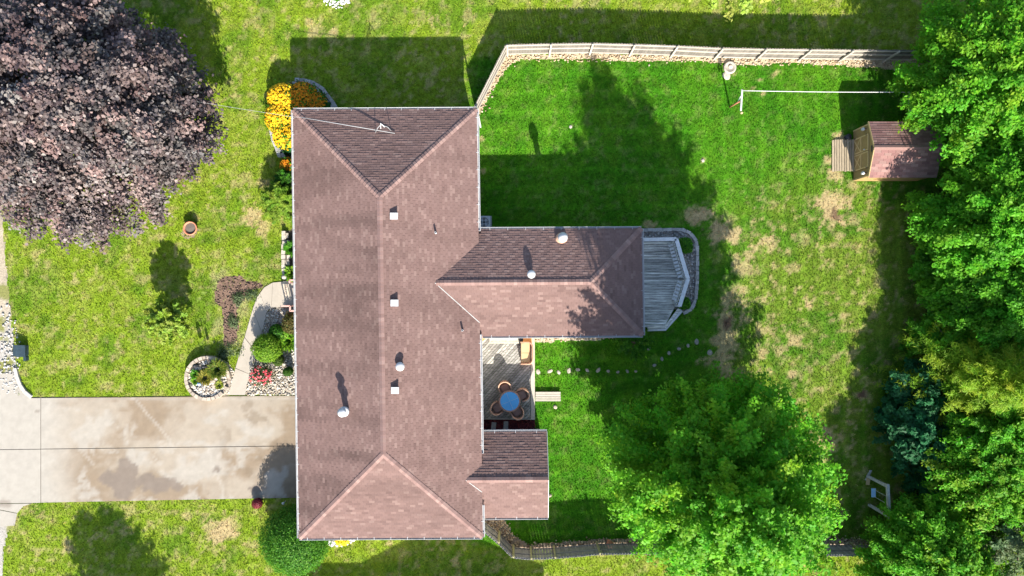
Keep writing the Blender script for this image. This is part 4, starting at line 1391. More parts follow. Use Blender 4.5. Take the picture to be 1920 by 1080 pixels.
def add_flowers(root, c, r, h, n, cols, seed, size=.07, zlo=.5):
    rs = np.random.default_rng(seed)
    a = rs.uniform(0, 6.28, n); q = np.sqrt(rs.random(n))
    rx, ry = (r, r) if not hasattr(r, '__len__') else r
    x = c[0] + rx * q * np.cos(a) * 1.03; y = c[1] + ry * q * np.sin(a) * 1.03
    z = h * (zlo + (1 - zlo) * np.sqrt(np.clip(1 - q ** 2, 0, 1))) + rs.normal(0, .03, n) + .05
    P = np.stack([x, y, z], 1)
    V = []; F = []
    k = 6
    nr = np.stack([np.cos(a) * q * .4, np.sin(a) * q * .4 - .1, np.ones(n)], 1) + rs.normal(size=(n, 3)) * .2
    nr /= np.linalg.norm(nr, axis=1, keepdims=True)
    t = np.cross(nr, np.array([1., 0, 0])); t /= np.linalg.norm(t, axis=1, keepdims=True); b = np.cross(nr, t)
    s = (size * rs.uniform(.7, 1.25, n))[:, None]
    ring = []
    for i in range(k):
        w = 2 * np.pi * i / k
        ring.append(P + (t * np.cos(w) + b * np.sin(w)) * s * (1.0 if i % 2 == 0 else .75))
    V = np.stack(ring + [P + nr * s * .25], 1).reshape(-1, 3)
    tri = np.array([(i, (i + 1) % k, k) for i in range(k)])
    F = (tri[None] + (np.arange(n) * (k + 1))[:, None, None]).reshape(-1, 3)
    col = palette(rs, n, cols, .15)
    o = quad_mesh('flower', V, F, np.repeat(col, k + 1, 0), M['petal'], root, (root.location.x, root.location.y, 0))
    o['kind'] = 'stuff'
    return o


GREEN = [(.080, .28, .014), (.105, .32, .018), (.062, .23, .012), (.135, .34, .022)]
YGREEN = [(.20, .38, .018), (.14, .33, .016), (.25, .41, .03), (.10, .27, .014)]
MAPLE = [(.095, .35, .014), (.125, .39, .018), (.075, .29, .012), (.17, .42, .022), (.11, .36, .016)]
DKGREEN = [(.035, .13, .014), (.05, .165, .016), (.028, .105, .014), (.07, .20, .018)]
BLUEGREEN = [(.022, .135, .045), (.03, .165, .055), (.018, .10, .035), (.05, .20, .075)]
PURPLE = [(.078, .055, .050), (.056, .041, .041), (.112, .082, .073), (.038, .028, .030), (.185, .145, .130), (.064, .048, .049)]

# ------------------------------------------------------------------ big trees
tree('purple_maple', 'huge dark purple leaved tree beside the road in the front lawn', 'tree', (-22.0, 9.4), 10.2, 6.3, 1.7, PURPLE, 3, branches=800, per=170, leaf=.165, asp=.75,
     mat='purple_leaf', trunk_r=.32, inner=.12, clump=.33, up=.34, branch_var=.36, profile=lambda t: np.sqrt(np.clip(1 - (1.75 * t - .62) ** 2 / 1.3, .06, 1)), flat=.55, start=.66)
tree('maple_tree', 'large bright green spreading maple tree in front of the south fence', 'tree', (10.2, -9.7), 12.6, 5.45, 2.0, MAPLE + YGREEN[:1], 5, branches=800, per=200, leaf=.16,
     asp=.7, trunk_r=.26, up=.55, clump=.27, inner=.25, profile=lambda t: np.clip(1 - ((t - .27) / .73) ** 2, .1, 1), branch_var=.2, start=.5, flat=.3, spire=1.8)
tree('border_tree', 'tall green broadleaf tree overhanging the garden shed', 'tree', (25.3, 11.0), 7.8, 5.0, 1.0, MAPLE + YGREEN[:1], 8, branches=520, per=190, leaf=.18, asp=.5, up=.3, clump=.28, inner=.25, branch_var=.26,
     group='trees along the east boundary')
tree('border_tree', 'mid green tree just south of the garden shed', 'tree', (26.2, 3.9), 7.0, 4.3, .7, MAPLE, 9, branches=500, per=180, leaf=.17, asp=.55, up=.3, clump=.28, inner=.25, branch_var=.26, group='trees along the east boundary')
tree('border_tree', 'dark green tree between the mid green tree and the yellow pine', 'tree', (26.4, -.9), 6.0, 3.6, .6, MAPLE[:3] + GREEN, 10, branches=400, per=180, leaf=.17, asp=.55, up=.25, clump=.28, inner=.2, branch_var=.25, group='trees along the east boundary')
tree('pine_tree', 'yellow green pine tree with radiating needle fronds on the east boundary', 'pine tree', (25.3, -4.8), 7.6, 4.3, .5, [(.27, .41, .02), (.21, .37, .018), (.33, .45, .03), (.15, .30, .014)], 12, branches=480, per=170, leaf=.22, asp=.15,
     profile=lambda t: np.clip(1.05 - t * .95, .08, 1), up=.28, clump=.25, inner=.2, flat=.8, branch_var=.22, curve=.12, start=.3)
tree('border_tree', 'light yellow green tree behind the blue green shrubs', 'tree', (26.2, -9.9), 5.4, 3.7, .5, MAPLE + YGREEN[:3], 14, branches=420, per=180, leaf=.16, asp=.5, up=.3, clump=.26, inner=.2, branch_var=.24, group='trees along the east boundary')
tree('border_tree', 'bright green bushy tree at the southeast end of the lawn', 'tree', (23.0, -14.9), 5.0, 3.9, .4, MAPLE + YGREEN[:1], 15, branches=460, per=180, leaf=.16, asp=.5, up=.35, clump=.25, inner=.2, branch_var=.24, group='trees along the east boundary')
tree('border_tree', 'pale grey green tree in the southeast corner', 'tree', (27.4, -13.4), 5.6, 3.0, .5, [(.14, .21, .08), (.11, .17, .06), (.17, .24, .11)], 16, branches=150, per=150, leaf=.17, asp=.5, up=.3, clump=.26, inner=.2, group='trees along the east boundary')
tree('border_tree', 'mid green tree filling the belt north of the yellow pine', 'tree', (25.2, 1.0), 5.4, 2.7, .4, MAPLE, 17, branches=300, per=170, leaf=.17, asp=.55, up=.25, clump=.28, inner=.2, branch_var=.25, group='trees along the east boundary')
tree('border_tree', 'mid green tree behind the blue green shrubs and below the yellow pine', 'tree', (26.0, -7.2), 5.6, 2.8, .4, MAPLE, 18, branches=300, per=170, leaf=.16, asp=.5, up=.25, clump=.26, inner=.2, branch_var=.25, group='trees along the east boundary')
for i, (x, y, h, r, lab) in enumerate([(22.9, -5.9, 2.9, 1.9, 'blue green leafy shrub nearest the yellow pine'), (22.6, -8.3, 3.4, 2.1, 'tallest blue green leafy shrub in the row of three beside the east trees'),
                                       (23.9, -10.9, 2.9, 1.7, 'blue green leafy shrub beside the wooden swing frame')]):
    tree('lilac_shrub', lab, 'shrub', (x, y), h, r, .15, BLUEGREEN, 20 + i, branches=120, per=120, leaf=.20, asp=.6, up=.3, clump=.26, trunk_r=.07, inner=.25, group='blue green shrubs along the east boundary')
for i, (x, y, h, r, lab) in enumerate([(23.6, -2.9, 3.2, 1.5, 'dark green shrub at the lawn edge beside the yellow pine'), (24.2, 1.0, 3.4, 1.7, 'dark green shrub at the lawn edge under the mid green tree'), (28.6, 7.0, 5.0, 2.4, 'dark green shrub filling the gap behind the shed roof')]):
    tree('understorey_shrub', lab, 'shrub', (x, y), h, r, .15, GREEN, 30 + i, branches=90, per=120, leaf=.2, asp=.55, up=.3, clump=.26, trunk_r=.06, inner=.25, group='dark shrubs along the east boundary')
tree('young_tree', 'small yellow green young tree in the middle of the front lawn', 'tree', (-19.35, -1.75), 2.5, 1.28, .7, [(.26, .38, .03), (.33, .43, .08), (.2, .32, .03)], 41, branches=120, per=80, leaf=.15, asp=.6, up=.4, clump=.17, trunk_r=.045, inner=.3, limbs=40)
tree('roadside_tree', 'tree at the north edge reaching a leafy branch over the fence shadow', 'tree', (11.6, 18.1), 7.2, 4.4, 2.6, [(.30, .40, .05), (.24, .35, .04), (.36, .44, .1)], 43, branches=80, per=100, leaf=.19, asp=.7, up=.3, clump=.26, trunk_r=.16, inner=.1, limbs=60, start=.55)
tree('southern_tree', 'tree south of the driveway lawn throwing its shadow on the grass', 'tree', (-21.6, -24.6), 6.6, 3.3, 1.6, GREEN, 44, branches=140, per=110, leaf=.22, up=.35, clump=.36)

# ------------------------------------------------------------------ neighbour's house south of the lot (its gable throws the long shadow)
nh = empty('neighbour_house', (-3, -27, 0), 'neighbouring gabled house beyond the south edge of the lawn', 'house')
nx0, nx1, nyf, ne = -8.0, 2.95, -21.4, 3.0
nr = (nx0 + nx1) / 2; nz = ne + (nx1 - nx0) / 2 * .28
m = MB().box((nr, nyf - 5.4, ne / 2), (nx1 - nx0 - .5, 10, ne)); m.box((-9.9, nyf - 3.6, 1.4), (3.4, 6.0, 2.8))
m.add([(nx0 + .3, nyf - .4, ne), (nx1 - .3, nyf - .4, ne), (nr, nyf - .4, nz - .1), (nx0 + .3, nyf - 10.4, ne), (nx1 - .3, nyf - 10.4, ne), (nr, nyf - 10.4, nz - .1)], [(0, 2, 1), (3, 4, 5)])
m.build('wall', M['siding'], nh)
m = MB()
for xe in (nx0, nx1):
    a = [(xe, nyf, ne), (xe, nyf - 11, ne), (nr, nyf - 11, nz), (nr, nyf, nz)]
    b = [(p[0], p[1], p[2] + .14) for p in a]
    m.add(a + b, [(0, 1, 2, 3), (7, 6, 5, 4), (0, 4, 5, 1), (1, 5, 6, 2), (2, 6, 7, 3), (3, 7, 4, 0)])
a = [(-11.5, nyf + .25, 2.95), (nx0 + .2, nyf + .25, 2.95), (nx0 + .2, nyf - 3.4, 3.5), (-11.5, nyf - 3.4, 3.5), (-11.5, nyf - 7, 2.95), (nx0 + .2, nyf - 7, 2.95)]
b = [(p[0], p[1], p[2] + .12) for p in a]
m.add(a + b, [(0, 1, 2, 3), (3, 2, 5, 4), (9, 8, 7, 6), (10, 11, 8, 9), (0, 6, 7, 1), (4, 5, 11, 10), (0, 3, 9, 6), (3, 4, 10, 9), (1, 7, 8, 2), (2, 8, 11, 5)])
m.build('roof', M['under'], nh)
for xx in (-5.5, -.5):
    w = MB().box((xx, nyf - .38, 1.7), (1.3, .08, 1.2)).build('window', M['white_paint'], nh)
    MB().box((xx, nyf - .33, 1.7), (1.1, .03, 1.0)).build('pane', M['glass'], w)

# ------------------------------------------------------------------ east deck
dk = empty('east_deck', (8.6, .9, 0), 'grey weathered wooden deck with angled railing at the end of the east wing', 'deck')
ZD = .45
A, B, C_, D = [W(a, b, 1.4) for a, b in [(1200, 449.5), (1268, 448), (1290, 523), (1274, 574)]]
E, F_ = W(1247, 610, ZD), W(1216, 613, ZD)
G_ = (HU(6.75, -2.0)); H_ = HU(6.75, 2.6)
floor = [(A[0] - .3, A[1]), B, C_, D, E, F_, (G_[0], F_[1]), (H_[0], A[1])]
y = F_[1] + .0
yb = min(p[1] for p in floor)
while yb < max(p[1] for p in floor):
    c = clip_poly(clip_poly(floor, 0, 1, -(yb + .011)), 0, -1, yb + .134)
    if len(c) >= 3: MB().prism(c, ZD - .035 + rr.uniform(-.004, .004), ZD + rr.uniform(-.003, .003)).build('board', M['deck_grey'], dk)
    yb += .145
sk = MB()
ring = [(floor[-2][0], floor[-2][1]), F_, E, D, C_, B, A]
for p, q in zip(ring[:-1], ring[1:]): sk.bar((*p, .2), (*q, .2), .04, .40)
sk.build('skirt', M['deck_grey'], dk)
# steps down on the southeast side
o1, o2, o3 = W(1280, 584.5, .25), W(1248.5, 620, .25), W(1214, 621, .25)
E2, F2 = W(1247, 610, .25), W(1214, 613.5, .25); D2 = W(1274, 574, .25)
for za, k0, k1 in ((.25, .03, .55), (.25, .60, 1.0)):
    inn = [lerp(D2, o1, k0), lerp(E2, o2, k0), lerp(F2, o3, k0)]
    out_ = [lerp(D2, o1, k1), lerp(E2, o2, k1), lerp(F2, o3, k1)]
    for i in range(2):
        MB().prism([inn[i], inn[i + 1], out_[i + 1], out_[i]], za - .04, za).build('step_board', M['deck_rail'] if k1 == 1 else M['deck_grey'], dk)
MB().prism([lerp(D2, o1, .9), lerp(E2, o2, .9), lerp(F2, o3, .9), lerp(F2, o3, .96), lerp(E2, o2, .96), lerp(D2, o1, .96)], 0, .2).build('riser', M['deck_grey'], dk)
# railing
for p, q, w in ((A, B, .2), (B, C_, .22), (C_, D, .22)):
    MB().bar((*p, 1.40), (*q, 1.40), w, .045).build('top_rail', M['deck_rail'], dk)
    MB().bar((*p, 1.29), (*q, 1.29), .05, .09).build('rail', M['deck_grey'], dk)
    MB().bar((*p, .60), (*q, .60), .05, .09).build('rail', M['deck_grey'], dk)
    n = int(math.dist(p, q) / .17)
    for i in range(1, n):
        c = lerp(p, q, i / n)
        MB().box((c[0], c[1], .93), (.05, .05, .82), math.atan2(q[1] - p[1], q[0] - p[0])).build('baluster', M['deck_rail'], dk)
for p in (A, B, C_, D):
    MB().box((p[0], p[1], .7), (.1, .1, 1.36)).build('post', M['deck_rail'], dk)
# planter bench along the inside of the angled railing: slats seen as a ladder
bn = empty('ladder_bench', (*lerp(B, C_, .5), ZD), 'narrow slatted bench along the inside of the deck railing', 'bench')
for p, q in ((B, C_), (C_, D)):
    d = Vector((q[0] - p[0], q[1] - p[1], 0)).normalized(); nn_ = Vector((d.y, -d.x, 0))
    if nn_.x > 0: nn_ = -nn_
    Lb = math.dist(p, q); n = int((Lb - .2) / .205)
    for i in range(n):
        c = Vector((*p, ZD + .42)) + d * (.16 + (i + .5) * .205) + nn_ * .27
        MB().box(c, (.13, .26, .04), math.atan2(d.y, d.x)).build('slat', M['deck_rail'], bn)
    for k in (.16, .38):
        MB().bar(Vector((*p, ZD + .37)) + d * .1 + nn_ * k, Vector((*q, ZD + .37)) - d * .1 + nn_ * k, .04, .06).build('rail', M['deck_grey'], bn)
    for k in (.15, .85):
        c = Vector((*lerp(p, q, k), ZD + .17)) + nn_ * .27
        MB().box(c, (.07, .07, .34)).build('leg', M['deck_grey'], bn)

edg = empty('stone_edging', (*deck_edge[4], 0), 'grey paver edging curving round the gravel outside the east deck', 'edging')
sm = []
for i in range(3):
    m = MB().box((0, 0, .05), (.26 + .02 * i, .19, .12)); sm.append(m.mesh('stone', M['stone']))


def stones_along(root, pl, step, meshes, z=0, closed=False, name='stone', jit=.02, up=0.0):
    pts = list(pl) + ([pl[0]] if closed else [])
    L = [math.dist(a, b) for a, b in zip(pts[:-1], pts[1:])]
    tot = sum(L); n = int(tot / step); st_ = tot / n
    for i in range(n):
        s = (i + .5) * st_; k = 0
        while s > L[k] and k < len(L) - 1: s -= L[k]; k += 1
        p = lerp(pts[k], pts[k + 1], s / L[k]); d = (pts[k + 1][0] - pts[k][0], pts[k + 1][1] - pts[k][1])
        piece(rr.choice(meshes), name, root, (p[0] + rr.uniform(-jit, jit), p[1] + rr.uniform(-jit, jit), z + rr.uniform(0, .015) + up * rr.random()), math.atan2(d[1], d[0]) + rr.uniform(-.08, .08),
              (rr.uniform(.9, 1.05), rr.uniform(.85, 1.1), rr.uniform(.9, 1.15)))


stones_along(edg, deck_edge, .285, sm)
bush('clipped_shrub', 'square clipped green shrub in the gravel at the northeast deck corner', 'shrub', W(1286, 460, .6), .42, .85, GREEN[:2] + DKGREEN[:1], 51, n=1800, leaf=.09, sq=3.5, group='clipped shrubs by the east deck')
bush('clipped_shrub', 'square clipped green shrub in the gravel beside the deck steps', 'shrub', W(1284.5, 569, .6), .34, .7, GREEN[:2] + DKGREEN[:1], 52, n=1300, leaf=.09, sq=3.0, group='clipped shrubs by the east deck')
tree('leafy_shrub', 'loose green shrub at the south corner of the east wing', 'shrub', W(1187, 642, .5), 1.6, 1.15, .1, GREEN + DKGREEN[:2], 53, branches=70, per=45, leaf=.13, up=.3, clump=.16, trunk_r=.03)

# ------------------------------------------------------------------ patio deck
pd_ = empty('patio_deck', (0, -5.6, 0), 'weathered patio deck of diagonal boards between east wing and porch', 'deck')
ZP = .3
dirx, diry = math.cos(math.radians(48)), math.sin(math.radians(48))
inner_p = WL([(899, 622), (994.5, 622), (994.5, 785), (903, 784)], ZP)
nxv = (-diry, dirx)
vals = [p[0] * nxv[0] + p[1] * nxv[1] for p in inner_p]
s = min(vals)
me_rot = math.radians(48)
M['deck_diag'] = material('weathered_diagonal_board', (0.29, 0.275, 0.245), rough=0.85, noise=0.85, scale=3.0, rand=0.3, stretch=(0.7, 8, 1), rot=-me_rot, spec=.2)
while s < max(vals):
    c = clip_poly(clip_poly(inner_p, nxv[0], nxv[1], -(s + .011)), -nxv[0], -nxv[1], s + .134)
    if len(c) >= 3: MB().prism(c, ZP - .035 + rr.uniform(-.003, .003), ZP + rr.uniform(-.003, .003)).build('board', M['deck_diag'], pd_)
    s += .145
p4_ = WL([(995, 622), (1002.5, 622), (1003, 787), (995.3, 787)], ZP)
MB().prism(p4_, .02, ZP + .004).build('edge_board', M['rail_wood'], pd_)
MB().prism(WL([(903, 784.3), (995, 785.4), (995, 787), (903, 786.5)], ZP), .02, ZP - .01).build('fascia', M['deck_warm'], pd_)
# low ledger step along the wing wall
ls = empty('wall_bench', (*W(945, 636, .5), 0), 'pale narrow plank bench along the wall north of the patio', 'bench')
MB().prism(WL([(918, 628), (973, 628), (973, 639), (918, 639.5)], .55), .50, .55).build('plank', M['rail_wood'], ls)
MB().prism(WL([(918, 640.3), (973, 640), (973, 644), (918, 644.5)], .55), .50, .548).build('plank', M['rail_wood'], ls)
for xx in (922, 968):
    c = W(xx, 635, .4); MB().box((c[0], c[1], .40), (.08, .3, .2)).build('leg', M['deck_warm'], ls)
for i, (xx, yy) in enumerate(((925.5, 800), (948.5, 798))):
    c = W(xx, yy, .05)
    t = MB().box((c[0], c[1], .035), (.27, .5, .05), .08 * i - .12).build('paving_slab', M['stone'])
    tag(t, ['flat grey paving slab in the red mulch nearer the house wall', 'flat grey paving slab in the red mulch nearer the lawn'][i], 'paving slab', 'paving slabs in the red mulch')

# table and chairs
tc = W(955.7, 752.4, 1.02)
tb = empty('patio_table', (*tc, ZP), 'round blue glass patio table with brown wicker rim', 'table')
TH = .72
qa = math.radians(22)
for k in range(4):
    pts = [(0.006 * math.cos(qa + (k + .5) * math.pi / 2), 0.006 * math.sin(qa + (k + .5) * math.pi / 2))]
    for j in range(9):
        a = qa + k * math.pi / 2 + .018 + (math.pi / 2 - .036) * j / 8
        pts.append((.535 * math.cos(a), .535 * math.sin(a)))
    MB().prism([(tc[0] + x, tc[1] + y) for x, y in pts], ZP + TH - .015, ZP + TH).build('glass_panel', M['blue_glass'], tb)
m = MB(); nn = 36
for r0, r1, z0_, z1_ in ((.54, .62, TH - .04, TH + .006),):
    m.lathe((tc[0], tc[1], ZP), [(r0, z0_), (r1, z0_), (r1, z1_), (r0, z1_), (r0, z0_)], nn, close=False)
m.build('rim', M['wicker'], tb)
m = MB()
for k in range(4):
    a = qa + k * math.pi / 2
    m.bar((tc[0], tc[1], ZP + TH - .012), (tc[0] + .55 * math.cos(a), tc[1] + .55 * math.sin(a), ZP + TH - .012), .022, .018)
m.build('cross_frame', M['white'], tb)
MB().lathe((tc[0], tc[1], ZP), [(.3, 0), (.28, .04), (.1, .1), (.09, TH - .06), (.25, TH - .03)], 16).build('pedestal', M['wicker'], tb, True)


def chair(pos, ang, label, first=None):
    """wicker tub chair; local +x points at the table"""
    if first is not None:
        o = copy_tree(first); o.location = (*pos, ZP); o.rotation_euler = (0, 0, ang); o['label'] = label
        return o
    rt = empty('patio_chair', (0, 0, 0), label, 'chair', 'wicker chairs round the patio table')
    MB().box((0.03, 0, .30), (.52, .54, .22)).build('seat_frame', M['wicker'], rt, local=True)
    m = MB().box((.05, 0, .445), (.46, .44, .08)); m.box((.05, 0, .488), (.40, .38, .012))
    m.build('cushion', M['cushion'], rt, local=True)
    # curved back: an arc wall from arm to arm, higher behind
    m = MB(); n = 18; inn = []; vs_ = []; fs = []
    for i in range(n + 1):
        a = math.radians(75 + 210 * i / n)
        ca, sa = math.cos(a), math.sin(a)
        hgt = .60 + .30 * max(0, -ca) ** .8
        for r, z in ((.30, .2), (.36, .2), (.385, hgt), (.315, hgt)):
            vs_.append((r * ca * 1.02 - .02 + (.1 if ca > 0 else 0), r * sa, z))
    for i in range(n):
        for k in range(4):
            a_ = i * 4 + k; b_ = i * 4 + (k + 1) % 4
            fs.append((a_, b_, b_ + 4, a_ + 4))
    fs += [(0, 3, 2, 1), (n * 4, n * 4 + 1, n * 4 + 2, n * 4 + 3)]
    m.add(vs_, fs); m.build('backrest', M['wicker'], rt, local=True)
    m = MB()
    m.tube([(.35 * math.cos(math.radians(75 + 210 * i / n)) * 1.02 - .02, .35 * math.sin(math.radians(75 + 210 * i / n)), .61 + .30 * max(0, -math.cos(math.radians(75 + 210 * i / n))) ** .8) for i in range(n + 1)], .034, 8)
    m.build('rim', M['tan_wicker'], rt, True, local=True)
    lm = MB().box((0, 0, .1), (.05, .05, .2)).mesh('leg', M['wicker'])
    for sx_ in (-.2, .24):
        for sy_ in (-.22, .22):
            o = bpy.data.objects.new('leg', lm); COL.objects.link(o); o.parent = rt; o.location = (sx_, sy_, 0)
    rt.location = (*pos, ZP); rt.rotation_euler = (0, 0, ang)
    return rt


first = None
for px, py, lab in ((946.5, 727.5, 'wicker patio chair with pale rim on the north side of the blue table'), (980, 741, 'wicker patio chair on the lawn side of the blue table'),
                    (970, 773.5, 'wicker patio chair on the porch side of the blue table'), (932.3, 766, 'wicker patio chair between the blue table and the house wall')):
    p = W(px, py, .95)
    o = chair(p, math.atan2(tc[1] - p[1], tc[0] - p[0]), lab, first)
    first = first or o

# loveseat, facing the house, its back to the lawn
c = W(987.5, 662, .85)
lv = empty('loveseat', (*c, ZP), 'tan wicker loveseat with curved back and tan cushion at the patio edge', 'loveseat')
MB().box((c[0] - .02, c[1], ZP + .21), (.62, 1.16, .34)).build('seat_frame', M['tan_wicker'], lv)
for s in (-1, 1):
    MB().box((c[0] - .06, c[1] + s * .275, ZP + .44), (.50, .53, .12)).build('cushion', M['tan_cushion'], lv)
m = MB()
path = [(-.36, .62), (.12, .62), (.24, .57), (.32, .45), (.34, .25), (.35, -.3), (.33, -.45), (.24, -.57), (.12, -.62), (-.34, -.62)]
hts = [.60, .66, .76, .84, .88, .88, .84, .76, .66, .60]
m.tube([(c[0] + x, c[1] + y, ZP + h) for (x, y), h in zip(path, hts)], .04, 8)
m.build('rim', M['tan_wicker'], lv, True)
m = MB()
vs_ = []; fs = []
for (x, y), h in zip(path, hts):
    l = math.hypot(x, y)
    for k, z in ((1, .2), (1, h), (.90, h), (.90, .2)):
        vs_.append((c[0] + x * k, c[1] + y * k, ZP + z))
for i in range(len(path) - 1):
    for k in range(4):
        a_ = i * 4 + k; b_ = i * 4 + (k + 1) % 4
        fs.append((a_, b_, b_ + 4, a_ + 4))
m.add(vs_, fs); m.build('backrest', M['tan_wicker'], lv)
for sx_ in (-.28, .24):
    for sy_ in (-.52, .52):
        MB().box((c[0] + sx_, c[1] + sy_, ZP + .03), (.06, .06, .06)).build('leg', M['tan_wicker'], lv)
c = W(989, 633, .8)
bx = empty('storage_box', (*c, ZP), 'orange brown wooden storage box beside the loveseat', 'box')
MB().box((c[0], c[1], ZP + .23), (.46, .60, .44)).build('body', M['orange_wood'], bx)
MB().box((c[0], c[1], ZP + .475), (.50, .64, .04)).build('lid', M['orange_wood'], bx)
c = W(976.5, 637, .7)
bk = empty('flower_pot', (*c, ZP), 'small black square pot beside the orange storage box', 'pot')
MB().lathe((*c, ZP), [(.10, 0), (.16, .34), (.17, .36), (.14, .36), (.13, .3)], 4).build('pot', M['dark_metal'], bk)
c = W(905, 639, .7)
cb = empty('corner_bench', (*c, ZP), 'orange wooden corner seat under the eave where wing meets house', 'bench')
MB().prism([(c[0] - .35, c[1] + .3), (c[0] + .30, c[1] + .3), (c[0] - .35, c[1] - .45)], ZP + .38, ZP + .43).build('seat', M['orange_wood'], cb)
for dx, dy in ((-.28, .2), (.1, .22), (-.28, -.2)):
    MB().box((c[0] + dx, c[1] + dy, ZP + .19), (.06, .06, .38)).build('leg', M['orange_wood'], cb)

# plank step off the patio deck
c = W(1027.5, 743.5, .15)
stp = empty('plank_step', (*c, 0), 'bleached plank step leading from the patio deck to the lawn', 'step')
for i in range(4):
    MB().box((c[0], c[1] + .21 - .14 * i, .15), (1.46 + rr.uniform(-.03, .03), .122, .04)).build('plank', M['rail_wood'], stp)
for dx in (-.6, .6):
    MB().box((c[0] + dx, c[1], .065), (.08, .5, .13)).build('bearer', M['deck_warm'], stp)

# air conditioner
c = W(907.5, 416.5, .72)
ac = empty('air_conditioner', (*c, 0), 'grey square air conditioner unit with round fan grille beside the house wall', 'air conditioner')
MB().box((c[0], c[1], .05), (.85, .85, .1)).build('base', M['stone'], ac)
MB().box((c[0], c[1], .38), (.70, .70, .56)).build('body', M['ac'], ac)
m = MB()
sq = []
for k in range(32):
    a = 2 * math.pi * k / 32; ca, sa = math.cos(a), math.sin(a); q = .36 / max(abs(ca), abs(sa))
    sq += [(c[0] + q * ca, c[1] + q * sa, .70), (c[0] + .285 * ca, c[1] + .285 * sa, .70), (c[0] + q * ca, c[1] + q * sa, .665)]
fs = []
for k in range(32):
    j = (k + 1) % 32
    fs += [(k * 3, k * 3 + 1, j * 3 + 1, j * 3), (k * 3 + 2, k * 3, j * 3, j * 3 + 2)]
m.add(sq, fs); m.build('top_panel', M['ac'], ac)
MB().lathe((c[0], c[1], .662), [(.30, 0), (.01, 0)], 24).build('fan_well', M['dark_metal'], ac)
m = MB()
for r in (.08, .13, .18, .23, .275):
    m.lathe((c[0], c[1], .69), [(r, 0), (r + .012, 0), (r + .012, .01), (r, .01), (r, 0)], 28, close=False)
for k in range(6):
    a = math.pi * k / 3
    m.bar((c[0] + .06 * math.cos(a), c[1] + .06 * math.sin(a), .703), (c[0] + .285 * math.cos(a), c[1] + .285 * math.sin(a), .703), .01, .008)
m.build('grille', M['steel'], ac)
m = MB()
for k in range(4):
    a = math.pi * k / 2 + .4
    m.add([(c[0] + .05 * math.cos(a), c[1] + .05 * math.sin(a), .675), (c[0] + .25 * math.cos(a), c[1] + .25 * math.sin(a), .668), (c[0] + .25 * math.cos(a + .8), c[1] + .25 * math.sin(a + .8), .682), (c[0] + .05 * math.cos(a + .9), c[1] + .05 * math.sin(a + .9), .678)], [(0, 1, 2, 3)])
m.build('fan', M['ac'], ac)
MB().lathe((c[0], c[1], .684), [(.07, 0), (.07, .02), (.01, .025)], 14).build('hub', M['dark_metal'], ac)
# ------------------------------------------------------------------ round stone planter in the front lawn
rp = empty('stone_planter', (*ring_c, 0), 'round planter ring of stacked tan blocks beside the front walk', 'planter')
bm_ = []
for i in range(3):
    m = MB()
    w = .235 + .02 * i
    m.add([(-w / 2, -.10, 0), (w / 2, -.10, 0), (w / 2 * .84, .09, 0), (-w / 2 * .84, .09, 0), (-w / 2, -.10, .125), (w / 2, -.10, .125), (w / 2 * .84, .09, .125), (-w / 2 * .84, .09, .125)],
          [(3, 2, 1, 0), (4, 5, 6, 7), (0, 1, 5, 4), (1, 2, 6, 5), (2, 3, 7, 6), (3, 0, 4, 7)])
    bm_.append(m.mesh('stone', M['tan_stone']))
for lay in range(3):
    n = 30
    for i in range(n):
        a = 2 * math.pi * (i + .5 * (lay % 2)) / n
        if lay == 2 and -0.75 < ((a + math.pi) % (2 * math.pi) - math.pi) < .35: continue     # the top course stops on the walk side
        if lay == 1 and -0.35 < ((a + math.pi) % (2 * math.pi) - math.pi) < .1: continue
        piece(rr.choice(bm_), 'stone', rp, (ring_c[0] + 1.2 * math.cos(a), ring_c[1] + 1.2 * math.sin(a), .005 + lay * .128 + rr.uniform(0, .008)), a + math.pi / 2 + rr.uniform(-.05, .05), (rr.uniform(.94, 1.04), rr.uniform(.9, 1.1), 1))
fill = [(ring_c[0] + 1.09 * math.cos(a), ring_c[1] + 1.09 * math.sin(a)) for a in np.linspace(0, 2 * math.pi, 24, endpoint=False)]
MB().prism(fill, .003, .24).build('soil', M['joint'], rp)
pebbles('gravel', [fill], 260, (.05, .12), PALE + [(.62, .58, .5)], 'pale broken stones filling the round stone planter', z=.25, seed=61)


def rock(me_n, c, s, mat, label, group=None, seed=0, cat='rock', z=0):
    r = random.Random(seed)
    m = MB(); n = 9
    prof = [(.75, 0), (1.0, .3), (.9, .62), (.55, .9), (.02, 1.0)]
    m.lathe((0, 0, 0), prof, n)
    m.v = [(x * s[0] * r.uniform(.85, 1.12), y * s[1] * r.uniform(.85, 1.12), zz * s[2] * r.uniform(.9, 1.1)) for x, y, zz in m.v]
    a = r.uniform(0, 3)
    m.v = [(c[0] + x * math.cos(a) - y * math.sin(a), c[1] + x * math.sin(a) + y * math.cos(a), z + zz) for x, y, zz in m.v]
    return tag(m.build(me_n, mat), label, cat, group)


for i, (px, py, s, lab) in enumerate([(397.5, 713, (.30, .2, .22), 'long pale flat rock in the middle of the round stone planter'), (407, 708, (.2, .17, .2), 'grey rock beside the grass tuft in the round stone planter'),
                                      (416, 715, (.13, .12, .13), 'small square pale rock on the walk side of the round stone planter'), (401, 722, (.2, .11, .13), 'flat pale rock on the driveway side of the round stone planter')]):
    rock('rock', W(px, py, .3), s, M['tan_stone'], lab, 'rocks in the round planter', 70 + i, z=.24)


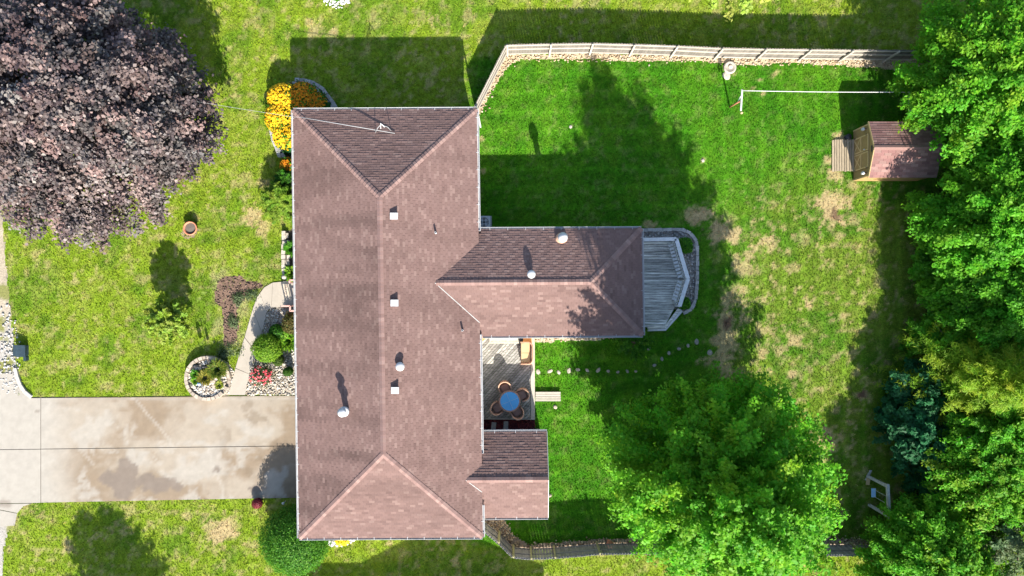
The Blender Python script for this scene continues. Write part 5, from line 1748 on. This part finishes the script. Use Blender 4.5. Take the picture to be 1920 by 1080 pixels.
def tuft(name, label, cat, c, r, h, n, cols, seed, z=0, wid=.03, group=None):
    rs = np.random.default_rng(seed)
    root = empty(name, (c[0], c[1], z), label, cat, group)
    a = rs.uniform(0, 6.28, n); q = np.sqrt(rs.random(n)) * .35 * r
    p0 = np.stack([c[0] + q * np.cos(a), c[1] + q * np.sin(a), np.full(n, z)], 1)
    sp = rs.uniform(.4, 1.0, n) * r
    p1 = p0 + np.stack([np.cos(a) * sp * .5, np.sin(a) * sp * .5, h * rs.uniform(.6, .95, n)], 1)
    p2 = p0 + np.stack([np.cos(a) * sp, np.sin(a) * sp, h * rs.uniform(.35, 1.0, n)], 1)
    s = np.stack([-np.sin(a), np.cos(a), np.zeros(n)], 1) * wid
    V = np.stack([p0 - s * .6, p0 + s * .6, p1 + s, p1 - s, p2 + s * .2, p2 - s * .2], 1).reshape(-1, 3)
    F = (np.array([(0, 1, 2, 3), (3, 2, 4, 5)])[None] + (np.arange(n) * 6)[:, None, None]).reshape(-1, 4)
    quad_mesh('foliage', V, F, np.repeat(palette(rs, n, cols), 6, 0), M['leaf'], root, (c[0], c[1], z))
    return root


zf = .25
tuft('ornamental_grass', 'tuft of yellow green ornamental grass at the back of the round planter', 'grass plant', W(408, 692, .5), .55, .5, 420, [(.16, .22, .02), (.10, .17, .02), (.22, .24, .04)], 81, zf)
tuft('ornamental_grass', 'golden tuft of grass in the middle of the round planter', 'grass plant', W(383, 708, .5), .42, .32, 320, [(.34, .30, .04), (.24, .22, .03), (.16, .18, .02)], 82, zf)
tuft('leafy_plant', 'small deep green leafy plant at the lawn side of the round planter', 'plant', W(366.5, 702, .4), .26, .28, 90, GREEN, 83, zf, wid=.05)
tuft('leafy_plant', 'small yellow green leafy plant beside the blue glass ball', 'plant', W(366, 713, .4), .26, .22, 90, YGREEN, 84, zf, wid=.05)
tuft('leafy_plant', 'small pale yellow plant near the walk side of the round planter', 'plant', W(411, 722, .4), .24, .2, 90, [(.36, .38, .05), (.2, .26, .03)], 85, zf, wid=.05)
tuft('leafy_plant', 'low brownish plant in the shaded part of the round planter', 'plant', W(388, 700, .4), .4, .2, 200, [(.13, .10, .05), (.09, .11, .03), (.17, .14, .07)], 86, zf, wid=.03)
g = W(374.5, 719.5, .35)
gz = empty('glass_ball', (*g, zf), 'pale blue glass ball resting in the round stone planter', 'ornament')
MB().lathe((*g, zf), [(.01, .05)] + [(.115 * math.sin(math.pi * i / 8) + .001, .165 - .115 * math.cos(math.pi * i / 8)) for i in range(1, 8)] + [(.01, .28)], 16).build('ball', M['blue_gaze'], gz, True)
MB().lathe((*g, zf), [(.08, 0), (.06, .06)], 12).build('stand', M['stone'], gz, True)
# feeder pole: its two hanging feeders throw the double shadow on the lawn
f = W(390, 683, .3)
fp = empty('bird_feeder_pole', (*f, zf), 'black pole with two hanging bird feeders at the back of the round planter', 'bird feeder')
MB().tube([(*f, zf), (*f, 1.62)], .022, 8).build('pole', M['dark_metal'], fp, True)
MB().tube([(f[0] - .26, f[1] + .05, 1.52), (f[0] - .14, f[1] + .02, 1.66), (f[0], f[1], 1.60), (f[0] + .1, f[1] - .02, 1.62), (f[0] + .17, f[1] - .03, 1.45)], .014, 6).build('hook', M['dark_metal'], fp, True)
for dx, dz, hh, rr_ in ((-.26, .92, .56, .115), (.17, .88, .44, .085)):
    x, y = f[0] + dx, f[1] + (.05 if dx < 0 else -.03)
    MB().lathe((x, y, dz), [(rr_ * .6, 0), (rr_, .06), (rr_, hh * .75), (rr_ * .7, hh * .92), (.015, hh)], 12).build('feeder', M['dark_metal'], fp, True)
sl_ = W(387, 682, .3)
lt = empty('ground_lamp', (*sl_, zf), 'small white rimmed garden light with black centre in the round planter', 'garden light')
MB().lathe((*sl_, zf), [(.03, 0), (.03, .12), (.1, .14), (.1, .17), (.055, .172)], 12).build('rim', M['white'], lt, True)
MB().lathe((*sl_, zf), [(.055, .165), (.05, .19), (.01, .195)], 12).build('lens', M['dark_metal'], lt, True)

# ------------------------------------------------------------------ shrubs in the gravel bed
bush('globe_shrub', 'large clipped bright green globe shrub beside the front walk', 'shrub', W(499, 653, .8), .80, 1.35, [(.17, .32, .02), (.13, .28, .018), (.22, .36, .03)], 91, n=5200, leaf=.085, zc=.65, rough_=.1)
bush('globe_shrub', 'dark green globe shrub behind the large bright one', 'shrub', W(517, 622, .5), .43, .8, DKGREEN + GREEN[:1], 92, n=2200, leaf=.07, zc=.38, rough_=.06)
bush('globe_shrub', 'small olive green globe shrub tucked below the large bright one', 'shrub', W(520, 676, .4), .33, .6, [(.08, .14, .02), (.06, .11, .018), (.1, .16, .02)], 93, n=1500, leaf=.06, zc=.28, rough_=.06)
bush('globe_shrub', 'smallest round green shrub in the gravel close to the house', 'shrub', W(539, 697, .6), .26, 1.0, [(.06, .15, .014), (.05, .13, .012)], 94, n=1600, leaf=.055, zc=.5, rough_=.04)
bush('bronze_shrub', 'bronze brown leafy shrub by the pink stoop railing', 'shrub', W(546, 606, .5), (.5, .62), .9, [(.15, .12, .03), (.11, .09, .025), (.10, .13, .03), (.2, .16, .05)], 95, n=2000, leaf=.09, rough_=.16)
tuft('leafy_plant', 'light green leafy perennial between bronze shrub and house wall', 'plant', W(541, 640, .4), .55, .55, 260, YGREEN, 96, wid=.045)
rb_ = bush('rose_bush', 'rose bush with pink red blooms in the gravel beside the walk', 'rose bush', W(490, 706, .4), (.62, .58), .75, [(.06, .10, .02), (.09, .12, .03), (.05, .08, .02), (.12, .09, .04)], 97, n=1100, leaf=.09, rough_=.3, core=False)
add_flowers(rb_, W(490, 706, .4), (.66, .62), .72, 62, [(.72, .10, .12), (.62, .07, .09), (.75, .2, .2), (.55, .06, .08)], 98, size=.065)
MB().tube([(*W(490, 706, .4), 0), (*W(490, 706, .4), .35)], .03).build('stem', M['bark'], rb_)

# ------------------------------------------------------------------ northwest flower bed with its block wall
nw = empty('block_wall', (*W(600, 170), 0), 'curved low wall of grey blocks north of the yellow flowers', 'wall')
gm = []
for i in range(3):
    gm.append(MB().box((0, 0, .075), (.27 + .02 * i, .2, .145)).mesh('stone', M['stone']))
arc = WL([(555, 152), (575, 153), (592, 159), (606, 168), (616, 181), (627, 196), (634, 209), (637, 222)])
for lay in range(2): stones_along(nw, arc, .29, gm, z=.15 * lay + .003, jit=.012)
arc2 = [(x - .22 * .6, y - .22) for x, y in arc]
stones_along(nw, arc2, .31, gm, z=.15, jit=.02)
nw2 = empty('block_wall', (*W(520, 275), 0), 'straight low wall of grey blocks west of the yellow flowers', 'wall')
ln = WL([(511, 245), (514, 262), (521, 277), (528, 296)])
for lay in range(2): stones_along(nw2, ln, .29, gm, z=.15 * lay + .003, jit=.012)
stones_along(nw2, WL([(517, 248), (522, 264), (528, 278), (535, 296), (541, 306)]), .3, gm, z=.15, jit=.02)
YEL = [(.72, .42, .010), (.66, .34, .008), (.78, .5, .02)]
ORA = [(.60, .22, .006), (.5, .16, .005), (.66, .29, .010)]
for i, (px, py, r, h, cols, n, lab) in enumerate([
        (530, 182, (.98, .88), 1.25, YEL, 640, 'yellow flowering clump at the northwest tip of the corner bed'),
        (524, 218, (.92, .95), 1.2, YEL, 660, 'widest yellow flowering clump west of the roof corner'),
        (533, 252, (.72, .85), 1.1, YEL, 480, 'yellow flowering clump at the south end of the corner bed'),
        (565, 178, (.85, .80), 1.3, ORA, 560, 'orange flowering clump in the middle of the corner bed'),
        (588, 190, (.70, .58), 1.0, ORA, 340, 'orange flowering clump beside the curved block wall'),
        (537, 309, (.42, .45), .8, ORA, 170, 'small orange flowering clump beside the house wall')]):
    c = W(px, py, h * .7)
    b_ = bush('flower_clump', lab, 'flowers', c, r, h, GREEN[:2] + DKGREEN, 110 + i, n=900, leaf=.13, rough_=.2, core=True)
    add_flowers(b_, c, r, h, n, cols, 130 + i, size=.062, zlo=.3)
hb_ = bush('hosta', 'deep green leafy plant below the yellow flowers by the house wall', 'plant', W(542, 274, .4), (.45, .5), .5, [(.03, .17, .04), (.04, .2, .05)], 118, n=420, leaf=.16)
bush('hosta', 'deep green leafy plant between orange flowers and curved block wall', 'plant', W(604, 199, .4), (.5, .4), .5, [(.02, .12, .02), (.03, .15, .025)], 119, n=420, leaf=.16)
# juniper and border north of the front door
tree('juniper', 'spreading light green juniper with feathery shoots against the west wall', 'shrub', W(528, 376, .5), 1.5, 1.5, .1, [(.20, .34, .025), (.14, .28, .02), (.26, .38, .05)], 121, branches=130, per=75, leaf=.17, asp=.22, up=.15, clump=.12, trunk_r=.05, inner=.2, flat=.9, limbs=20,
     profile=lambda t: np.clip(1.05 - t * .6, .2, 1), start=.25)
tree('juniper', 'dark green shrub between small orange flowers and the juniper', 'shrub', W(538, 336, .5), 1.2, .8, .1, DKGREEN + GREEN[:1], 122, branches=70, per=60, leaf=.14, asp=.3, up=.15, clump=.12, trunk_r=.04, inner=.2, flat=.9, limbs=15,
     profile=lambda t: np.clip(1.05 - t * .6, .2, 1), start=.25)
lb = empty('stone_border', (*W(536, 480), 0), 'stacked limestone border in front of the planting bed by the door', 'border')
lm_ = [MB().box((0, 0, .07), (.24 + .04 * i, .21, .14)).mesh('stone', M['limestone']) for i in range(3)]
for lay, o in ((0, 0), (1, .03)):
    stones_along(lb, [(x + o, y) for x, y in WL([(534.5, 433), (534, 455), (532.5, 475), (533.5, 500), (537, 522)])], .27, lm_, z=.14 * lay + .003, jit=.03)
stones_along(lb, WL([(541, 436), (541, 470), (542, 500)]), .34, lm_, z=.06, jit=.07)
for i, (px, py, r, lab) in enumerate([(547, 466, .34, 'small green plant in the bed beside the limestone border, north one'), (546, 513, .32, 'small yellow green plant in the bed beside the porch corner')]):
    tuft('leafy_plant', lab, 'plant', W(px, py, .4), r + .1, .5, 160, GREEN if i == 0 else YGREEN, 124 + i, wid=.05)
c = W(534.5, 519, .2)
st = empty('finial_stone', (*c, 0), 'round pale stone ball on a dark pot at the walk corner', 'ornament')
MB().lathe((*c, 0), [(.13, 0), (.17, .2), (.16, .26)], 12).build('pot', M['slate_blue'], st, True)
MB().lathe((*c, .24), [(.05, 0), (.13, .07), (.145, .14), (.1, .23), (.01, .27)], 12).build('ball', M['limestone'], st, True)

# sage green ground cover round the soil patch
for i, (px, py, rx, ry, lab) in enumerate([(432, 655, .55, .45, 'sage green ground cover at the foot of the soil patch'), (419, 668, .3, .3, 'small sage green patch between soil and round planter'),
                                           (470, 552, .55, .3, 'sage green ground cover at the top of the soil patch by the walk'), (446, 560, .3, .35, 'sage green tuft on the soil patch'), (437, 602, .3, .35, 'sage green tuft half way down the soil patch')]):
    bush('ground_cover', lab, 'ground cover', W(px, py), (rx, ry), .14, [(.15, .21, .09), (.12, .18, .075), (.19, .24, .12)], 140 + i, n=1100, leaf=.075, core=False, rough_=.5, zc=.03, group='sage ground cover plants')

# ------------------------------------------------------------------ big globe at the southwest corner, and small things by the driveway
bush('globe_bush', 'huge clipped dark green globe bush at the southwest house corner', 'bush', (-12.25, -14.3), (1.9, 1.9), 2.72, [(.065, .22, .016), (.09, .26, .02), (.05, .17, .014), (.14, .31, .03)], 151, n=15000, leaf=.10, zc=1.35, rough_=.07)
rs_ = np.random.default_rng(3)
c = W(481.5, 944.5, .35)
rd = bush('barberry', 'small smooth dark red clipped barberry beside the driveway edge', 'shrub', c, (.31, .30), .56, [(.16, .012, .02), (.12, .01, .016), (.2, .02, .03)], 152, n=1600, leaf=.05, mat='red_leaf', rough_=.05)
c = W(534, 941, .2)
sk_ = empty('stake_light', (*c, 0), 'thin white stake light on the grass beside the globe bush', 'garden light')
MB().tube([(*c, 0), (*c, .42)], .022, 8).build('stake', M['white'], sk_)
MB().lathe((*c, .40), [(.03, 0), (.08, .03), (.08, .09), (.02, .12)], 10).build('head', M['white'], sk_, True)
wh_ = bush('flower_clump', 'small yellow flower clump on white stones below the south eave', 'flowers', W(641, 1014, .3), (.38, .28), .4, YGREEN, 153, n=220, leaf=.1)
add_flowers(wh_, W(641, 1014, .3), (.4, .3), .4, 90, [(.92, .72, .02), (.9, .62, .02)], 154, size=.06)
pebbles('gravel', [WL([(600, 985), (670, 985), (668, 1009), (655, 1019), (630, 1026), (615, 1020)])], 120, (.06, .13), [(.72, .70, .66), (.6, .58, .55), (.8, .78, .74)], 'white stones below the south eave', seed=155)
tp = W(357, 428, .3)
pt = empty('terracotta_pot', (*tp, 0), 'wide terracotta bowl planter under the edge of the purple tree', 'pot')
MB().lathe((*tp, 0), [(.26, 0), (.36, .3), (.40, .31), (.40, .38), (.345, .38), (.32, .28)], 24).build('bowl', M['terracotta'], pt, True)
MB().lathe((*tp, .29), [(.325, 0), (.01, .02)], 20).build('soil', M['joint'], pt)
sheet('mulch_ring', WL([(338, 440), (345, 425), (365, 420), (372, 432), (365, 444), (350, 448)]), .007, M['soil'], cf((.25, .19, .12)), 'dry bare ring of soil under the terracotta bowl', 'soil patch')

# utility box by the road shoulder
c = W(37.5, 659, .3)
ub = empty('utility_box', (*c, 0), 'slate blue utility box with sloping lid beside the road shoulder', 'utility box')
MB().prism([(c[0] - .27, c[1] - .25), (c[0] + .29, c[1] - .31), (c[0] + .29, c[1] + .33), (c[0] - .27, c[1] + .36)], 0, lambda x, y: .34 - .18 * (x - c[0])).build('body', M['slate_blue'], ub)
MB().prism([(c[0] - .31, c[1] - .27), (c[0] + .32, c[1] - .33), (c[0] + .32, c[1] + .36), (c[0] - .31, c[1] + .39)], lambda x, y: .345 - .18 * (x - c[0]), lambda x, y: .385 - .18 * (x - c[0])).build('lid', M['slate_blue'], ub)
MB().box((c[0] + .22, c[1] - .45, .12), (.16, .22, .24)).build('shadow_block', M['slate_blue'], ub)  # shadow patch at the box's lower right, built as a dark block

# white gravel ring with a round shrub at the top edge
trg = [(top_ring[0] + .86 * math.cos(a), top_ring[1] + .86 * math.sin(a)) for a in np.linspace(0, 2 * math.pi, 20, endpoint=False)]
pebbles('gravel', [trg], 200, (.05, .1), [(.78, .76, .72), (.66, .64, .6), (.85, .83, .8)], 'ring of white gravel at the top edge of the lawn', spill=.05, seed=160)
bush('globe_shrub', 'round green shrub inside the white gravel ring', 'shrub', top_ring, .52, .6, GREEN[:2], 161, n=1200, leaf=.09)

# ------------------------------------------------------------------ stepping stones
SS = [(1009, 697, .13, .17), (1031, 696, .10, .18), (1047.5, 698, .10, .14), (1067, 695, .12, .17), (1083.5, 693, .09, .14), (1101, 694.5, .1, .13), (1121.5, 694, .1, .18), (1140.5, 696, .12, .13), (1158.5, 697.5, .1, .12), (1176, 696, .1, .15), (1192, 696, .09, .12),
      (1227, 685, .12, .16), (1241, 673, .12, .17), (1254, 662, .12, .16), (1273, 654, .12, .16), (1290, 648, .12, .16), (1306, 641, .16, .24), (1331, 661, .22, .2), (1216, 654, .14, .12)]
ORD = ['first', 'second', 'third', 'fourth', 'fifth', 'sixth', 'seventh', 'eighth', 'ninth', 'tenth', 'eleventh']
SLAB = ['%s pale stepping stone counted from the patio edge board eastward' % o for o in ORD]
SLAB += ['%s stepping stone of the rising shaded row that curves towards the east deck' % o for o in ORD[:6]]
SLAB += ['largest flat stepping stone lying by the bare patch near the maple', 'lone stepping stone in the shade north of the rising row']
for i, (px, py, a, b) in enumerate(SS):
    rock('stepping_stone', W(px, py), (a * (1 if i < 7 else .8), b * (1 if i < 7 else .8), .06), M['limestone' if i < 7 else 'step_stone'], SLAB[i], 'stepping stones across the back lawn', 200 + i, 'stepping stone', z=-.008)
rock('lawn_stone', W(1041, 763), (.13, .11, .08), M['tan_stone'], 'single tan stone on the grass below the plank step', None, 230)
rock('lawn_stone', W(1031, 929), (.1, .12, .09), M['tan_stone'], 'tan stone on the grass beside the porch roof corner', None, 231)
for i, (px, py, lab) in enumerate([(1070, 238, 'tiny pale stone in the sunny back lawn left of the tree shadow'), (1318, 301, 'tiny pale stone in the back lawn right of the tree shadow'), (1640, 925, 'scrap')][:2]):
    rock('lawn_stone', W(px, py), (.1, .1, .06), M['limestone'], lab, None, 235 + i)
rk = rock('fence_stone', W(1144, 1021), (.34, .22, .2), M['terracotta'], 'rusty red flat stone lying against the south fence', None, 240)

# round stone lid near the north fence
c = W(1369, 126, .1)
sl2 = empty('garden_stone', (*c, 0), 'round pale stone lid with raised rim at the foot of the north fence', 'garden stone')
MB().lathe((*c, 0), [(.36, 0), (.38, .06), (.36, .12), (.27, .13), (.24, .10), (.01, .10)], 24).build('rim', M['limestone'], sl2, True)
MB().lathe((c[0] + .02, c[1] + .03, .1), [(.12, 0), (.13, .03), (.11, .05), (.01, .05)], 14).build('knob', M['limestone'], sl2, True)
rock('flat_stone', W(1362, 142), (.26, .24, .05), M['limestone'], 'flat pale stone beside the round stone lid', None, 241)

# ------------------------------------------------------------------ clothes line
b0 = W(1367, 202); b1 = W(1684, 200)
clo = empty('clothesline', (*b0, 0), 'clothesline strung between two T posts in the back lawn', 'clothesline')
HT = 1.78
a0 = W(1391.5, 168, HT + .06); a1 = W(1389, 208, HT + .06)
m0 = lerp(a0, a1, .5)
pbase = (m0[0] - .02, m0[1])
pbase = W(1368, 201)
MB().tube([(*pbase, 0), (m0[0], m0[1], HT)], .045, 10).build('post', M['rust'], clo, True)
MB().bar((*a0, HT + .06), (*a1, HT + .06), .085, .07).build('crossarm', M['white_paint'], clo)
MB().tube([(lerp(pbase, m0, .7)[0], lerp(pbase, m0, .7)[1], HT * .7), (*lerp(a0, a1, .2), HT + .03)], .025, 6).build('brace', M['white_paint'], clo)
e0 = W(1706, 171, HT + .06); e1 = W(1705, 209, HT + .06); me_ = lerp(e0, e1, .5)
MB().tube([(*W(1684, 201), 0), (me_[0], me_[1], HT)], .045, 10).build('post', M['rust'], clo, True)
MB().bar((*e0, HT + .06), (*e1, HT + .06), .085, .07).build('crossarm', M['white_paint'], clo)
n = 14
MB().tube([(*lerp(lerp(a0, a1, .06), lerp(e0, e1, .06), i / n), HT + .11 - .10 * math.sin(math.pi * i / n)) for i in range(n + 1)], .020, 6).build('line', M['white_paint'], clo, True)
c = lerp(a0, a1, 1.06)
MB().lathe((c[0] + .05, c[1] - .03, HT - .02), [(.03, 0), (.07, .04), (.07, .12), (.02, .15)], 8).build('peg_bag', M['tan_cushion'], clo, True)

# ------------------------------------------------------------------ wooden swing frame
q0, q1 = W(1629.5, 899, 0), W(1628, 947, 0)
HS = 2.0
t0, t1 = W(1664, 912, HS), W(1667.5, 969, HS)
q0 = (t0[0] - .03, t0[1] + .0); q1 = (t1[0] - .03, t1[1])
sf = empty('swing_frame', (*lerp(q0, q1, .5), 0), 'grey wooden swing frame with one pale blue seat beside the shrubs', 'swing')
for q, t in ((q0, t0), (q1, t1)):
    MB().bar((*q, 0), (t[0], t[1], HS - .06), .13, .13).build('post', M['grey_wood'], sf)
ext = .12
MB().bar((t0[0] - .0, t0[1] + ext, HS), (t1[0], t1[1] - ext, HS), .15, .14).build('beam', M['grey_wood'], sf)
MB().bar((q0[0] - .1, q0[1] - .25, .03), (q0[0] + .2, q0[1] + .35, .03), .12, .06).build('foot', M['grey_wood'], sf)
MB().bar((q0[0] + .02, q0[1] - .1, .1), (q0[0] + .0, q0[1] - .5, .04), .2, .05).build('foot_brace', M['tan_cushion'], sf)
sc_ = lerp(t0, t1, .48)
for s in (-.2, .2):
    MB().tube([(sc_[0], sc_[1] + s, HS - .07), (sc_[0] - .02, sc_[1] + s, .58)], .010, 6).build('rope', M['white_paint'], sf)
MB().box((sc_[0] - .02, sc_[1], .56), (.24, .5, .04)).build('seat', M['swing_seat'], sf)
